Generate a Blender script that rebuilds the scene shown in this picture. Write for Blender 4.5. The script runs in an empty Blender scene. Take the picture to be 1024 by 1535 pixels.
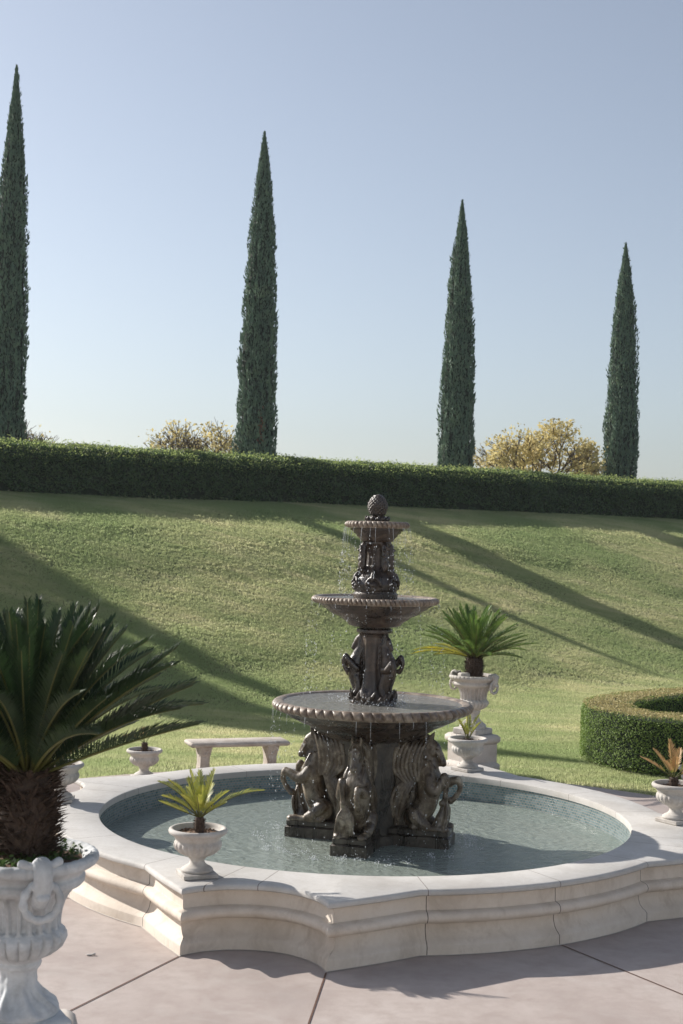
import bpy, math, random
import numpy as np
from mathutils import Vector, Matrix, noise
random.seed(7); rng = np.random.default_rng(7)
sc = bpy.context.scene
COL = sc.collection
R = math.radians
PI = math.pi

# ------------------------------------------------------------------ helpers
def tag(o, label=None, cat=None, group=None, kind=None):
    if label: o['label'] = label
    if cat: o['category'] = cat
    if group: o['group'] = group
    if kind: o['kind'] = kind
    return o

def empty(name, loc=(0, 0, 0), rz=0):
    o = bpy.data.objects.new(name, None); COL.objects.link(o)
    o.location = loc; o.rotation_euler = (0, 0, rz); o.empty_display_size = .1
    return o

class MB:
    """collects geometry, links it as one mesh object"""
    def __init__(s): s.v = []; s.f = []; s.t = []; s.uv = None
    def add(s, vs, fs, t=None):
        b = len(s.v); s.v += [tuple(p) for p in vs]
        s.f += [tuple(i + b for i in f) for f in fs]
        s.t += (t if t is not None else [0.0] * len(vs))
    def box(s, c, d, rz=0, taper=1.0, bev=0.0):
        cx, cy, cz = c; x, y, z = d[0] / 2, d[1] / 2, d[2] / 2
        if bev <= 0:
            lv = [(x, y, -z, 1), (x, y, z, taper)]
        else:
            lv = [(x - bev, y - bev, -z, 1), (x, y, -z + bev, 1), (x, y, z - bev, taper), (x - bev, y - bev, z, taper)]
        vs = []; fs = []; ca, sa = math.cos(rz), math.sin(rz)
        for (a, b2, h, tp) in lv:
            if bev > 0:
                k = bev * .6
                ring = [(-a, -b2 + k), (-a + k, -b2), (a - k, -b2), (a, -b2 + k), (a, b2 - k), (a - k, b2), (-a + k, b2), (-a, b2 - k)]
            else:
                ring = [(-a, -b2), (a, -b2), (a, b2), (-a, b2)]
            for (px, py) in ring:
                px *= tp; py *= tp
                vs.append((cx + px * ca - py * sa, cy + px * sa + py * ca, cz + h))
        n = 8 if bev > 0 else 4
        for l in range(len(lv) - 1):
            for i in range(n):
                j = (i + 1) % n
                fs.append((l * n + i, l * n + j, (l + 1) * n + j, (l + 1) * n + i))
        fs.append(tuple(range(n - 1, -1, -1))); fs.append(tuple((len(lv) - 1) * n + i for i in range(n)))
        s.add(vs, fs); return s
    def lathe(s, prof, n=64, c=(0, 0, 0), mod=None, cap=True, ang=(0, 2 * PI)):
        vs = []; fs = []; full = abs(ang[1] - ang[0] - 2 * PI) < 1e-6
        m = n if full else n + 1
        for (r, z) in prof:
            for i in range(m):
                a = ang[0] + (ang[1] - ang[0]) * i / n
                rr = r if mod is None else mod(r, z, a)
                vs.append((c[0] + rr * math.cos(a), c[1] + rr * math.sin(a), c[2] + z))
        for l in range(len(prof) - 1):
            for i in range(n):
                j = (i + 1) % m
                fs.append((l * m + i, l * m + j, (l + 1) * m + j, (l + 1) * m + i))
        if cap and full:
            fs.append(tuple(range(m - 1, -1, -1))); fs.append(tuple((len(prof) - 1) * m + i for i in range(m)))
        s.add(vs, fs); return s
    def tube(s, pts, rad, n=10, sx=1.0, sub=6, up=(0, 1, 0), closed=False):
        """smooth tapered tube through pts; sx scales the section along 'up'"""
        P = [Vector(p) for p in pts]
        if not hasattr(rad, '__len__'): rad = [rad] * len(P)
        Q = []; Rr = []
        if sub > 1 and len(P) > 2 or (sub > 1 and closed):
            m = len(P)
            for i in range(m if closed else m - 1):
                if closed:
                    p0, p1, p2, p3 = P[(i - 1) % m], P[i], P[(i + 1) % m], P[(i + 2) % m]; r1, r2 = rad[i], rad[(i + 1) % m]
                else:
                    p0, p1, p2, p3 = P[max(i - 1, 0)], P[i], P[i + 1], P[min(i + 2, m - 1)]; r1, r2 = rad[i], rad[i + 1]
                for k in range(sub):
                    t = k / sub
                    Q.append(.5 * ((2 * p1) + (p2 - p0) * t + (2 * p0 - 5 * p1 + 4 * p2 - p3) * t * t + (3 * p1 - p0 - 3 * p2 + p3) * t ** 3))
                    Rr.append(r1 + (r2 - r1) * (3 * t * t - 2 * t ** 3))
            if not closed: Q.append(P[-1]); Rr.append(rad[-1])
        else: Q = P; Rr = list(rad)
        if not closed:   # rounded ends
            d0 = (Q[0] - Q[1]).normalized(); d1 = (Q[-1] - Q[-2]).normalized()
            Q = [Q[0] + d0 * Rr[0] * .9, Q[0] + d0 * Rr[0] * .6] + Q + [Q[-1] + d1 * Rr[-1] * .6, Q[-1] + d1 * Rr[-1] * .9]
            Rr = [Rr[0] * .35, Rr[0] * .8] + Rr + [Rr[-1] * .8, Rr[-1] * .35]
        vs = []; fs = []; L = len(Q); upv = Vector(up)
        for i in range(L):
            if closed: d = Q[(i + 1) % L] - Q[i - 1]
            else: d = Q[min(i + 1, L - 1)] - Q[max(i - 1, 0)]
            d.normalize(); a = upv - d * upv.dot(d)
            if a.length < 1e-4: a = Vector((1, 0, 0)) - d * d.x
            a.normalize(); b = d.cross(a)
            for k in range(n):
                th = 2 * PI * k / n
                vs.append(Q[i] + a * (math.cos(th) * Rr[i] * sx) + b * (math.sin(th) * Rr[i]))
        for i in range(L if closed else L - 1):
            for k in range(n):
                fs.append((i * n + k, i * n + (k + 1) % n, ((i + 1) % L) * n + (k + 1) % n, ((i + 1) % L) * n + k))
        if not closed:
            fs.append(tuple(range(n - 1, -1, -1))); fs.append(tuple((L - 1) * n + k for k in range(n)))
        s.add(vs, fs); return s
    def ell(s, c, r, n=16, m=10, mat=None):
        vs = []; fs = []
        for i in range(1, m):
            ph = PI * i / m
            for k in range(n):
                th = 2 * PI * k / n
                p = Vector((r[0] * math.sin(ph) * math.cos(th), r[1] * math.sin(ph) * math.sin(th), r[2] * math.cos(ph)))
                if mat is not None: p = mat @ p
                vs.append(p + Vector(c))
        tp = Vector((0, 0, r[2])); bt = Vector((0, 0, -r[2]))
        if mat is not None: tp = mat @ tp; bt = mat @ bt
        vs += [tp + Vector(c), bt + Vector(c)]; T = len(vs) - 2
        for i in range(m - 2):
            for k in range(n):
                fs.append((i * n + k, (i + 1) * n + k, (i + 1) * n + (k + 1) % n, i * n + (k + 1) % n))
        for k in range(n):
            fs.append((T, k, (k + 1) % n)); fs.append((T + 1, (m - 2) * n + (k + 1) % n, (m - 2) * n + k))
        s.add(vs, fs); return s
    def build(s, name, mat, parent=None, smooth=True, loc=None, autos=None):
        me = bpy.data.meshes.new(name); me.from_pydata(s.v, [], s.f); me.materials.append(mat)
        if any(s.t):
            at = me.attributes.new('t', 'FLOAT', 'POINT'); at.data.foreach_set('value', s.t)
        if smooth: me.polygons.foreach_set('use_smooth', [True] * len(me.polygons))
        me.update()
        if autos is not None: me.set_sharp_from_angle(angle=R(autos))
        o = bpy.data.objects.new(name, me); COL.objects.link(o)
        if parent: o.parent = parent
        if loc: o.location = loc
        return o

def np_mesh(name, V, faces_n, mat, parent=None, attr=None):
    """V: (k*faces_n,3) array, every faces_n verts one polygon"""
    me = bpy.data.meshes.new(name); nv = len(V); nf = nv // faces_n
    me.vertices.add(nv); me.vertices.foreach_set('co', np.ascontiguousarray(V, dtype=np.float32).ravel())
    me.loops.add(nv); me.loops.foreach_set('vertex_index', np.arange(nv, dtype=np.int32))
    me.polygons.add(nf); me.polygons.foreach_set('loop_start', np.arange(0, nv, faces_n, dtype=np.int32))
    if attr is not None:
        at = me.attributes.new('t', 'FLOAT', 'POINT'); at.data.foreach_set('value', np.ascontiguousarray(attr, dtype=np.float32))
    me.materials.append(mat); me.update(calc_edges=True)
    o = bpy.data.objects.new(name, me); COL.objects.link(o)
    if parent: o.parent = parent
    return o

def remesh(o, vox, it=4, fac=.5):
    """fuse the overlapping shapes of a mesh into one continuous skin"""
    m = o.modifiers.new('r', 'REMESH'); m.mode = 'VOXEL'; m.voxel_size = vox; m.use_smooth_shade = True
    m2 = o.modifiers.new('s', 'SMOOTH'); m2.iterations = it; m2.factor = fac
    dg = bpy.context.evaluated_depsgraph_get(); dg.update()
    me = bpy.data.meshes.new_from_object(o.evaluated_get(dg), depsgraph=dg)
    old = o.data; mats = list(old.materials); o.modifiers.clear(); o.data = me
    me.materials.clear()
    for x in mats: me.materials.append(x)
    me.polygons.foreach_set('use_smooth', [True] * len(me.polygons))
    bpy.data.meshes.remove(old)
    return o

def copy_tree(o, parent=None):
    c = o.copy(); COL.objects.link(c); c.parent = parent
    for ch in [x for x in bpy.data.objects if x.parent == o]: copy_tree(ch, c)
    return c

# ------------------------------------------------------------------ materials
def mat(name):
    m = bpy.data.materials.new(name); m.use_nodes = True; nt = m.node_tree
    return m, nt, nt.nodes['Principled BSDF']
def N(nt, typ, **kw):
    n = nt.nodes.new(typ)
    for k, v in kw.items():
        if k in n.inputs: n.inputs[k].default_value = v
        else: setattr(n, k, v)
    return n
def L(nt, a, b): nt.links.new(a, b)
def coords(nt, scale=(1, 1, 1), obj=True):
    tc = N(nt, 'ShaderNodeTexCoord'); mp = N(nt, 'ShaderNodeMapping'); mp.inputs['Scale'].default_value = scale
    L(nt, tc.outputs['Object'], mp.inputs[0]); return mp.outputs[0]
def worldpos(nt, scale=(1, 1, 1), rot=(0, 0, 0)):
    g = N(nt, 'ShaderNodeNewGeometry'); mp = N(nt, 'ShaderNodeMapping'); mp.inputs['Scale'].default_value = scale; mp.inputs['Rotation'].default_value = rot
    L(nt, g.outputs['Position'], mp.inputs[0]); return mp.outputs[0]
def ramp(nt, fac, stops):
    r = N(nt, 'ShaderNodeValToRGB'); e = r.color_ramp.elements
    while len(e) < len(stops): e.new(.5)
    for i, (p, c) in enumerate(stops): e[i].position = p; e[i].color = (*c, 1) if len(c) == 3 else c
    L(nt, fac, r.inputs[0]); return r.outputs[0]
def noise_n(nt, vec, scale, detail=6, rough=.6, dist=0):
    n = N(nt, 'ShaderNodeTexNoise'); n.inputs['Scale'].default_value = scale; n.inputs['Detail'].default_value = detail
    n.inputs['Roughness'].default_value = rough; n.inputs['Distortion'].default_value = dist
    L(nt, vec, n.inputs['Vector']); return n.outputs['Fac']
def mix(nt, fac, a, b, mode='MIX'):
    m = N(nt, 'ShaderNodeMix', data_type='RGBA', blend_type=mode)
    if isinstance(fac, (int, float)): m.inputs[0].default_value = fac
    else: L(nt, fac, m.inputs[0])
    for i, x in ((6, a), (7, b)):
        if isinstance(x, tuple): m.inputs[i].default_value = (*x, 1)
        else: L(nt, x, m.inputs[i])
    return m.outputs[2]
def bump(nt, h, strength, dist, bsdf, prev=None):
    b = N(nt, 'ShaderNodeBump'); b.inputs['Strength'].default_value = strength; b.inputs['Distance'].default_value = dist
    L(nt, h, b.inputs['Height'])
    if prev: L(nt, prev, b.inputs['Normal'])
    if bsdf: L(nt, b.outputs[0], bsdf.inputs['Normal'])
    return b.outputs[0]

def stone_mat(name, base, dark, light, stain=None, rough=.75, sc1=3, bs=.35, vstreak=False):
    m, nt, p = mat(name); w = worldpos(nt)
    n1 = noise_n(nt, w, sc1, 8, .65); n2 = noise_n(nt, w, 45, 5, .7); n3 = noise_n(nt, w, 220, 3, .6)
    c = ramp(nt, n1, [(.3, dark), (.5, base), (.72, light)])
    c = mix(nt, ramp(nt, n2, [(.35, (.0,) * 3), (.75, (.35,) * 3)]), c, dark)
    if stain:
        ws = worldpos(nt, (6, 6, .8) if vstreak else (1, 1, 1))
        n4 = noise_n(nt, ws, 1.6 if vstreak else 2.3, 7, .7, .3)
        c = mix(nt, ramp(nt, n4, [(.52, (0,) * 3), (.75, (.75,) * 3)]), c, stain)
    L(nt, c, p.inputs['Base Color']); p.inputs['Roughness'].default_value = rough
    p.inputs['Specular IOR Level'].default_value = .3
    b1 = bump(nt, n2, bs, .004, None); bump(nt, n3, bs, .0015, p, b1)
    return m

M = {}
M['urn'] = stone_mat('cast_stone_white', (0.527, 0.497, 0.459), (0.357, 0.323, 0.289), (0.612, 0.586, 0.552), (0.340, 0.289, 0.246), sc1=6)
M['urn_grey'] = stone_mat('cast_stone_grey', (.56, .58, .60), (.38, .39, .40), (.66, .68, .70), (.25, .25, .25), sc1=9)
M['ped'] = stone_mat('pedestal_stone', (0.510, 0.468, 0.425), (0.383, 0.340, 0.306), (0.578, 0.544, 0.510), (0.383, 0.323, 0.281))
M['bench'] = stone_mat('bench_stone', (0.476, 0.425, 0.374), (0.323, 0.272, 0.230), (0.561, 0.518, 0.468), (0.289, 0.230, 0.187), sc1=7)

def wall_mat(name, base, dark, light, stain, joints, jc=(.09, .07, .055)):
    m, nt, p = mat(name); w = worldpos(nt)
    n1 = noise_n(nt, w, 1.7, 8, .65); n2 = noise_n(nt, w, 28, 6, .7); n3 = noise_n(nt, w, 160, 3, .6)
    c = ramp(nt, n1, [(.3, dark), (.52, base), (.75, light)])
    c = mix(nt, ramp(nt, n2, [(.4, (.0,) * 3), (.8, (.4,) * 3)]), c, dark)
    ws = worldpos(nt, (1, 1, .6)); n4 = noise_n(nt, ws, 4.2, 9, .74, .6)
    c = mix(nt, ramp(nt, n4, [(.50, (0,) * 3), (.72, (.55,) * 3)]), c, stain)
    # the joints between the cast segments, by angle round the basin
    tc = N(nt, 'ShaderNodeTexCoord'); sx = N(nt, 'ShaderNodeSeparateXYZ'); L(nt, tc.outputs['Object'], sx.inputs[0])
    at = N(nt, 'ShaderNodeMath', operation='ARCTAN2'); L(nt, sx.outputs[1], at.inputs[0]); L(nt, sx.outputs[0], at.inputs[1])
    wob = N(nt, 'ShaderNodeMath', operation='MULTIPLY_ADD'); L(nt, n2, wob.inputs[0]); wob.inputs[1].default_value = .003; L(nt, at.outputs[0], wob.inputs[2])
    last = None
    for j in joints:
        cp = N(nt, 'ShaderNodeMath', operation='COMPARE'); L(nt, wob.outputs[0], cp.inputs[0]); cp.inputs[1].default_value = j + .0015; cp.inputs[2].default_value = .0011
        if last is None: last = cp.outputs[0]
        else:
            mx = N(nt, 'ShaderNodeMath', operation='MAXIMUM'); L(nt, last, mx.inputs[0]); L(nt, cp.outputs[0], mx.inputs[1]); last = mx.outputs[0]
    c = mix(nt, last, c, jc)
    L(nt, c, p.inputs['Base Color']); p.inputs['Roughness'].default_value = .75; p.inputs['Specular IOR Level'].default_value = .3
    b1 = bump(nt, n2, .35, .005, None); bump(nt, n3, .35, .002, p, b1)
    return m
JA = []
for q in (-105, -15, 75, 165):
    for d in (-22.5, 23.5, 45.5):
        a = q + d
        if a > 180: a -= 360
        JA.append(R(a))
M['wall'] = wall_mat('basin_wall_stone', (.68, .60, .515), (.56, .48, .395), (.73, .665, .59), (.37, .29, .22), JA)
JC = list(JA)
for q in (-105, -15, 75, 165):
    for d in (-8, -1.5):
        a = q + d; JC.append(R(a - 360 if a > 180 else a))
M['coping'] = wall_mat('coping_stone', (0.543, 0.523, 0.494), (0.426, 0.402, 0.373), (0.620, 0.601, 0.577), (0.407, 0.378, 0.339), JC, (0.194, 0.165, 0.146))

def plaza_mat():
    m, nt, p = mat('pink_concrete'); w = worldpos(nt)
    n1 = noise_n(nt, w, .9, 8, .6, .4); n2 = noise_n(nt, w, 6, 7, .65); n3 = noise_n(nt, w, 120, 4, .7); n5 = noise_n(nt, w, 2.1, 5, .5, 1.2)
    c = ramp(nt, n1, [(.3, (.365, .31, .285)), (.5, (.445, .380, .348)), (.7, (.51, .45, .415))])
    c = mix(nt, ramp(nt, n2, [(.42, (0,) * 3), (.66, (.6,) * 3)]), c, (.35, .285, .255))
    c = mix(nt, ramp(nt, n5, [(.55, (0,) * 3), (.75, (.45,) * 3)]), c, (.52, .48, .45))
    c = mix(nt, ramp(nt, n3, [(.3, (.6,) * 3), (.48, (0,) * 3)]), c, (.30, .24, .21))
    L(nt, c, p.inputs['Base Color']); p.inputs['Roughness'].default_value = .7; p.inputs['Specular IOR Level'].default_value = .35
    b1 = bump(nt, n2, .25, .006, None); bump(nt, n3, .3, .002, p, b1); return m
M['plaza'] = plaza_mat()
M['joint'] = stone_mat('joint_filler', (.13, .07, .05), (.07, .04, .03), (.2, .12, .09))

def fountain_mat(name, base, dark, light, wet=.3, sp=.5):
    m, nt, p = mat(name); w = worldpos(nt); ws = worldpos(nt, (3, 3, .8))
    n1 = noise_n(nt, w, 9, 9, .72, .4); n2 = noise_n(nt, ws, 2.6, 8, .68, .8); n3 = noise_n(nt, w, 70, 6, .7); n4 = noise_n(nt, w, 3.5, 6, .6, .5)
    c = ramp(nt, n1, [(.28, dark), (.5, base), (.74, light)])
    c = mix(nt, ramp(nt, n2, [(.46, (0,) * 3), (.64, (.80,) * 3)]), c, dark)
    c = mix(nt, ramp(nt, n4, [(.54, (0,) * 3), (.72, (.40,) * 3)]), c, light)
    c = mix(nt, ramp(nt, n3, [(.55, (0,) * 3), (.8, (.5,) * 3)]), c, (.15, .075, .025))
    L(nt, c, p.inputs['Base Color'])
    r = ramp(nt, n2, [(.38, (.6,) * 3), (.60, (wet,) * 3)]); L(nt, r, p.inputs['Roughness'])
    p.inputs['Specular IOR Level'].default_value = sp
    b1 = bump(nt, n1, .3, .010, None); bump(nt, n3, .6, .005, p, b1)
    return m
M['bronze'] = fountain_mat('wet_brown_stone', (.040, .024, .016), (.009, .006, .004), (.14, .10, .065), .15, .75)
M['horse'] = fountain_mat('horse_stone', (.115, .082, .050), (.018, .011, .007), (.46, .40, .31), .20, .7)
M['rim'] = fountain_mat('rim_stone', (.26, .20, .15), (.07, .045, .032), (.46, .40, .33), .28)
M['column'] = fountain_mat('column_stone', (.055, .044, .032), (.010, .007, .005), (.14, .12, .09), .22, .6)

def tile_mat():
    m, nt, p = mat('pool_tiles'); uv = N(nt, 'ShaderNodeUVMap')
    b = N(nt, 'ShaderNodeTexBrick', offset=.5); L(nt, uv.outputs[0], b.inputs['Vector'])
    b.inputs['Color1'].default_value = (.085, .165, .185, 1); b.inputs['Color2'].default_value = (.22, .30, .315, 1); b.inputs['Mortar'].default_value = (.36, .32, .28, 1)
    b.inputs['Scale'].default_value = 1; b.inputs['Mortar Size'].default_value = .0028; b.inputs['Brick Width'].default_value = .036; b.inputs['Row Height'].default_value = .026
    b.inputs['Bias'].default_value = 0
    L(nt, b.outputs['Color'], p.inputs['Base Color']); p.inputs['Roughness'].default_value = .22
    inv = N(nt, 'ShaderNodeMath', operation='SUBTRACT'); inv.inputs[0].default_value = 1; L(nt, b.outputs['Fac'], inv.inputs[1])
    bump(nt, inv.outputs[0], .6, .003, p); p.inputs['Specular IOR Level'].default_value = .8
    return m
M['tile'] = tile_mat()
M['poolfloor'] = stone_mat('pool_plaster', (.44, .56, .50), (.36, .48, .43), (.52, .63, .57), sc1=1.5)

def water_mat(name, center, tint=(.80, .93, .90), amp=1.0, depthcol=None, ring=14.0, milk=.3, rg=.06, ior=1.33):
    m, nt, p = mat(name); nt.nodes.remove(p); out = nt.nodes['Material Output']
    g = N(nt, 'ShaderNodeNewGeometry'); sub = N(nt, 'ShaderNodeVectorMath', operation='SUBTRACT'); L(nt, g.outputs['Position'], sub.inputs[0]); sub.inputs[1].default_value = center
    wv = N(nt, 'ShaderNodeTexWave', wave_type='RINGS', rings_direction='SPHERICAL'); L(nt, sub.outputs[0], wv.inputs['Vector'])
    wv.inputs['Scale'].default_value = ring / 6.28 * .55; wv.inputs['Distortion'].default_value = 14; wv.inputs['Detail'].default_value = 3; wv.inputs['Detail Scale'].default_value = 1.6
    n1 = noise_n(nt, g.outputs['Position'], 11, 5, .6, 1.4); n2 = noise_n(nt, g.outputs['Position'], 45, 3, .6, .4)
    b1 = bump(nt, wv.outputs['Fac'], .16 * amp, .02, None); b2 = bump(nt, n1, .6 * amp, .03, None, b1); b3 = bump(nt, n2, .35 * amp, .006, None, b2)
    gl = N(nt, 'ShaderNodeBsdfGlossy'); gl.inputs['Roughness'].default_value = rg; L(nt, b3, gl.inputs['Normal'])
    tr = N(nt, 'ShaderNodeBsdfTransparent'); tr.inputs[0].default_value = (*tint, 1)
    df = N(nt, 'ShaderNodeBsdfDiffuse'); df.inputs[0].default_value = (*(depthcol or (.10, .17, .16)), 1); L(nt, b3, df.inputs['Normal'])
    mx0 = N(nt, 'ShaderNodeMixShader'); mx0.inputs[0].default_value = milk; L(nt, tr.outputs[0], mx0.inputs[1]); L(nt, df.outputs[0], mx0.inputs[2])
    fr = N(nt, 'ShaderNodeFresnel'); fr.inputs[0].default_value = ior; L(nt, b3, fr.inputs['Normal'])
    mx = N(nt, 'ShaderNodeMixShader'); L(nt, fr.outputs[0], mx.inputs[0]); L(nt, mx0.outputs[0], mx.inputs[1]); L(nt, gl.outputs[0], mx.inputs[2])
    L(nt, mx.outputs[0], out.inputs['Surface']); return m

def drop_mat():
    m, nt, p = mat('water_drops'); p.inputs['Base Color'].default_value = (.9, .93, .95, 1); p.inputs['Roughness'].default_value = .08
    p.inputs['Specular IOR Level'].default_value = .8; p.inputs['Alpha'].default_value = .6; return m
M['drop'] = drop_mat()

def leaf_mat(name, cols, tip=None, trans=.25, rough=.5, nsc=6, spec=.4, streak=None):
    """cols: ramp stops over leaf-sized noise; tip: colour towards attribute t = 1"""
    m, nt, p = mat(name); w = worldpos(nt); n1 = noise_n(nt, w, nsc, 4, .7)
    c = ramp(nt, n1, cols)
    if tip:
        at = N(nt, 'ShaderNodeAttribute', attribute_name='t'); n2 = noise_n(nt, w, 9, 4, .6)
        ad = N(nt, 'ShaderNodeMath', operation='ADD'); L(nt, at.outputs['Fac'], ad.inputs[0]); L(nt, n2, ad.inputs[1])
        c = mix(nt, ramp(nt, ad.outputs[0], [(.0, (0,) * 3), (.62, (0,) * 3), (.98, (1,) * 3)]) if False else ramp(nt, ad.outputs[0], [(tip[1], (0,) * 3), (tip[2], (1,) * 3)]), c, tip[0])
    L(nt, c, p.inputs['Base Color']); p.inputs['Roughness'].default_value = rough; p.inputs['Specular IOR Level'].default_value = spec
    out = nt.nodes['Material Output']; tl = N(nt, 'ShaderNodeBsdfTranslucent'); L(nt, c, tl.inputs[0])
    mx = N(nt, 'ShaderNodeMixShader'); mx.inputs[0].default_value = trans; L(nt, p.outputs[0], mx.inputs[1]); L(nt, tl.outputs[0], mx.inputs[2]); L(nt, mx.outputs[0], out.inputs['Surface'])
    return m
M['cycad_dark'] = leaf_mat('cycad_leaf_dark', [(.3, (.014, .032, .014)), (.55, (.032, .060, .022)), (.8, (.065, .10, .03))], ((.16, .11, .04), 1.15, 1.6), .2, .42)
M['cycad_mid'] = leaf_mat('cycad_leaf_green', [(.3, (.06, .12, .035)), (.55, (.14, .23, .05)), (.8, (.28, .35, .08))], ((.42, .36, .04), 1.25, 1.65), .3, .4)
M['cycad_old'] = leaf_mat('cycad_leaf_yellowing', [(.3, (.16, .20, .03)), (.6, (.50, .44, .04)), (.8, (.62, .46, .05))], ((.5, .3, .05), 1.2, 1.6), .3, .45)
M['palm_young'] = leaf_mat('young_palm_leaf', [(.3, (.20, .25, .05)), (.55, (.42, .42, .08)), (.8, (.60, .54, .14))], ((.42, .20, .07), 1.05, 1.45), .3, .4, 12)
M['palm_orange'] = leaf_mat('scorched_palm_leaf', [(.3, (.20, .30, .06)), (.5, (.38, .42, .08)), (.8, (.50, .44, .11))], ((.54, .34, .15), .88, 1.35), .3, .5, 12)
M['rachis'] = leaf_mat('leaf_stalk', [(.3, (.09, .10, .03)), (.7, (.16, .15, .045))], None, .1, .4)
M['hedge'] = leaf_mat('hedge_leaf', [(.25, (.035, .065, .03)), (.5, (.07, .125, .045)), (.68, (.13, .19, .06)), (.85, (.25, .28, .10))], None, .35, .5, 9)
M['hedge_sunlit'] = leaf_mat('hedge_sunlit_leaf', [(.25, (.20, .26, .09)), (.5, (.36, .44, .14)), (.8, (.56, .60, .24))], None, .55, .5, 9)  # bright leaf colour paints the sunlit fringe along the hedge top
M['boxleaf'] = leaf_mat('box_leaf', [(.25, (.09, .15, .035)), (.5, (.18, .27, .06)), (.75, (.34, .42, .12))], None, .35, .65, 25)
M['boxtop'] = leaf_mat('box_leaf_scorched', [(.25, (.30, .30, .11)), (.5, (.52, .44, .20)), (.8, (.62, .50, .27))], None, .3, .55, 18)
M['cypress'] = leaf_mat('cypress_spray', [(.25, (.065, .115, .085)), (.5, (.13, .20, .14)), (.75, (.23, .30, .19))], None, .12, .65, 3.0, .25)
M['gold'] = leaf_mat('autumn_leaf', [(.25, (.46, .36, .15)), (.5, (.62, .52, .23)), (.75, (.70, .62, .34)), (.9, (.50, .52, .24))], None, .5, .7, 1.2)
def simple(name, a, b, sc1=20, rough=.85, bs=.5):
    m, nt, p = mat(name); w = worldpos(nt); n1 = noise_n(nt, w, sc1, 7, .7); L(nt, ramp(nt, n1, [(.35, a), (.65, b)]), p.inputs['Base Color'])
    p.inputs['Roughness'].default_value = rough; p.inputs['Specular IOR Level'].default_value = .2; bump(nt, n1, bs, .01, p); return m
M['bark'] = simple('bark', (.07, .05, .035), (.16, .12, .09), 12)
M['twig'] = simple('twigs', (.05, .035, .025), (.17, .11, .07), 30)
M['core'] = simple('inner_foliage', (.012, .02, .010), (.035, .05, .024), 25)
M['cycbark'] = simple('cycad_trunk', (.035, .022, .016), (.12, .08, .055), 40)
M['stub'] = leaf_mat('leaf_base', [(.3, (.035, .022, .016)), (.55, (.075, .048, .034)), (.8, (.14, .10, .07))], ((.36, .29, .23), 1.0, 1.75), .0, .8, 60)
M['soil'] = simple('soil', (.10, .06, .04), (.28, .19, .13), 90)
M['moss'] = leaf_mat('ground_cover_leaf', [(.3, (.03, .06, .015)), (.7, (.09, .15, .04))], None, .25, .6, 40)

M['stucco'] = simple('stucco', (.68, .72, .74), (.74, .78, .80), 3, .9, .1)
m_, nt_, p_ = mat('window_glass'); p_.inputs['Base Color'].default_value = (.02, .025, .03, 1); p_.inputs['Roughness'].default_value = .05; M['glass'] = m_
def grass_mat():
    m, nt, p = mat('grass_blades'); w = worldpos(nt)
    # streaks run along the slope contour
    ws = worldpos(nt, (.35, 1.5, 1), (0, 0, R(-34.8))); n1 = noise_n(nt, ws, 1.3, 9, .72, .3); n2 = noise_n(nt, w, .28, 4, .5); n3 = noise_n(nt, w, 28, 4, .8)
    c = ramp(nt, n1, [(.30, (.34, .42, .19)), (.5, (.56, .58, .31)), (.68, (.78, .72, .47))])
    c = mix(nt, ramp(nt, n2, [(.40, (0,) * 3), (.62, (.75,) * 3)]), c, (.29, .40, .16))
    c = mix(nt, ramp(nt, n3, [(.45, (0,) * 3), (.75, (.5,) * 3)]), c, (.58, .54, .36))
    L(nt, c, p.inputs['Base Color']); p.inputs['Roughness'].default_value = .55; p.inputs['Specular IOR Level'].default_value = .3
    out = nt.nodes['Material Output']; tl = N(nt, 'ShaderNodeBsdfTranslucent'); L(nt, c, tl.inputs[0])
    mx = N(nt, 'ShaderNodeMixShader'); mx.inputs[0].default_value = .66; L(nt, p.outputs[0], mx.inputs[1]); L(nt, tl.outputs[0], mx.inputs[2]); L(nt, mx.outputs[0], out.inputs['Surface'])
    return m
M['grass'] = grass_mat()
M['lawn'] = simple('lawn_turf', (.10, .12, .05), (.22, .22, .11), 25)

# ------------------------------------------------------------------ layout constants
PC = Vector((.28, 12.93, 0))       # basin centre
FC = Vector((.33, 12.97, 0))       # fountain centre
RIN = 2.37; ZC = .47; ZW = .22
CX, CY = .821, .571                # direction of the crest; its normal is (-CY, CX)
def nn(x, y): return -CY * x + CX * y
def crest(m, n): return (CX * m - CY * n, CY * m + CX * n)
HN = [-1e4, 18.6, 20.3, 22.3, 24.7, 26.5, 28.2, 29.5, 31.2, 32.6, 50, 65, 80, 95, 110, 1e4]
HZ = [0, 0, .10, .74, 1.62, 2.36, 3.06, 3.42, 3.76, 3.84, 3.84, 3.0, 1.0, -1.4, -2.3, -2.3]
_hn = np.arange(10, 120, .1); _hv = np.interp(_hn, HN, HZ); _hv = np.convolve(np.pad(_hv, 9, 'edge'), np.ones(19) / 19, 'valid')
def hz(x, y):
    n = nn(x, y); z = 0.0 if n < 10 else float(np.interp(n, _hn, _hv))
    if y < 15 and n < 19: return z
    w = max(0, min(1, (n - 18) / 3)) * (1 if n < 50 else 0)
    m = CX * x + CY * y; z += w * (.04 * noise.noise((m * .22, n * .7, 3.3)) + .014 * noise.noise((m * .22, n * 2.4, 7.3)))
    return z

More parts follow.
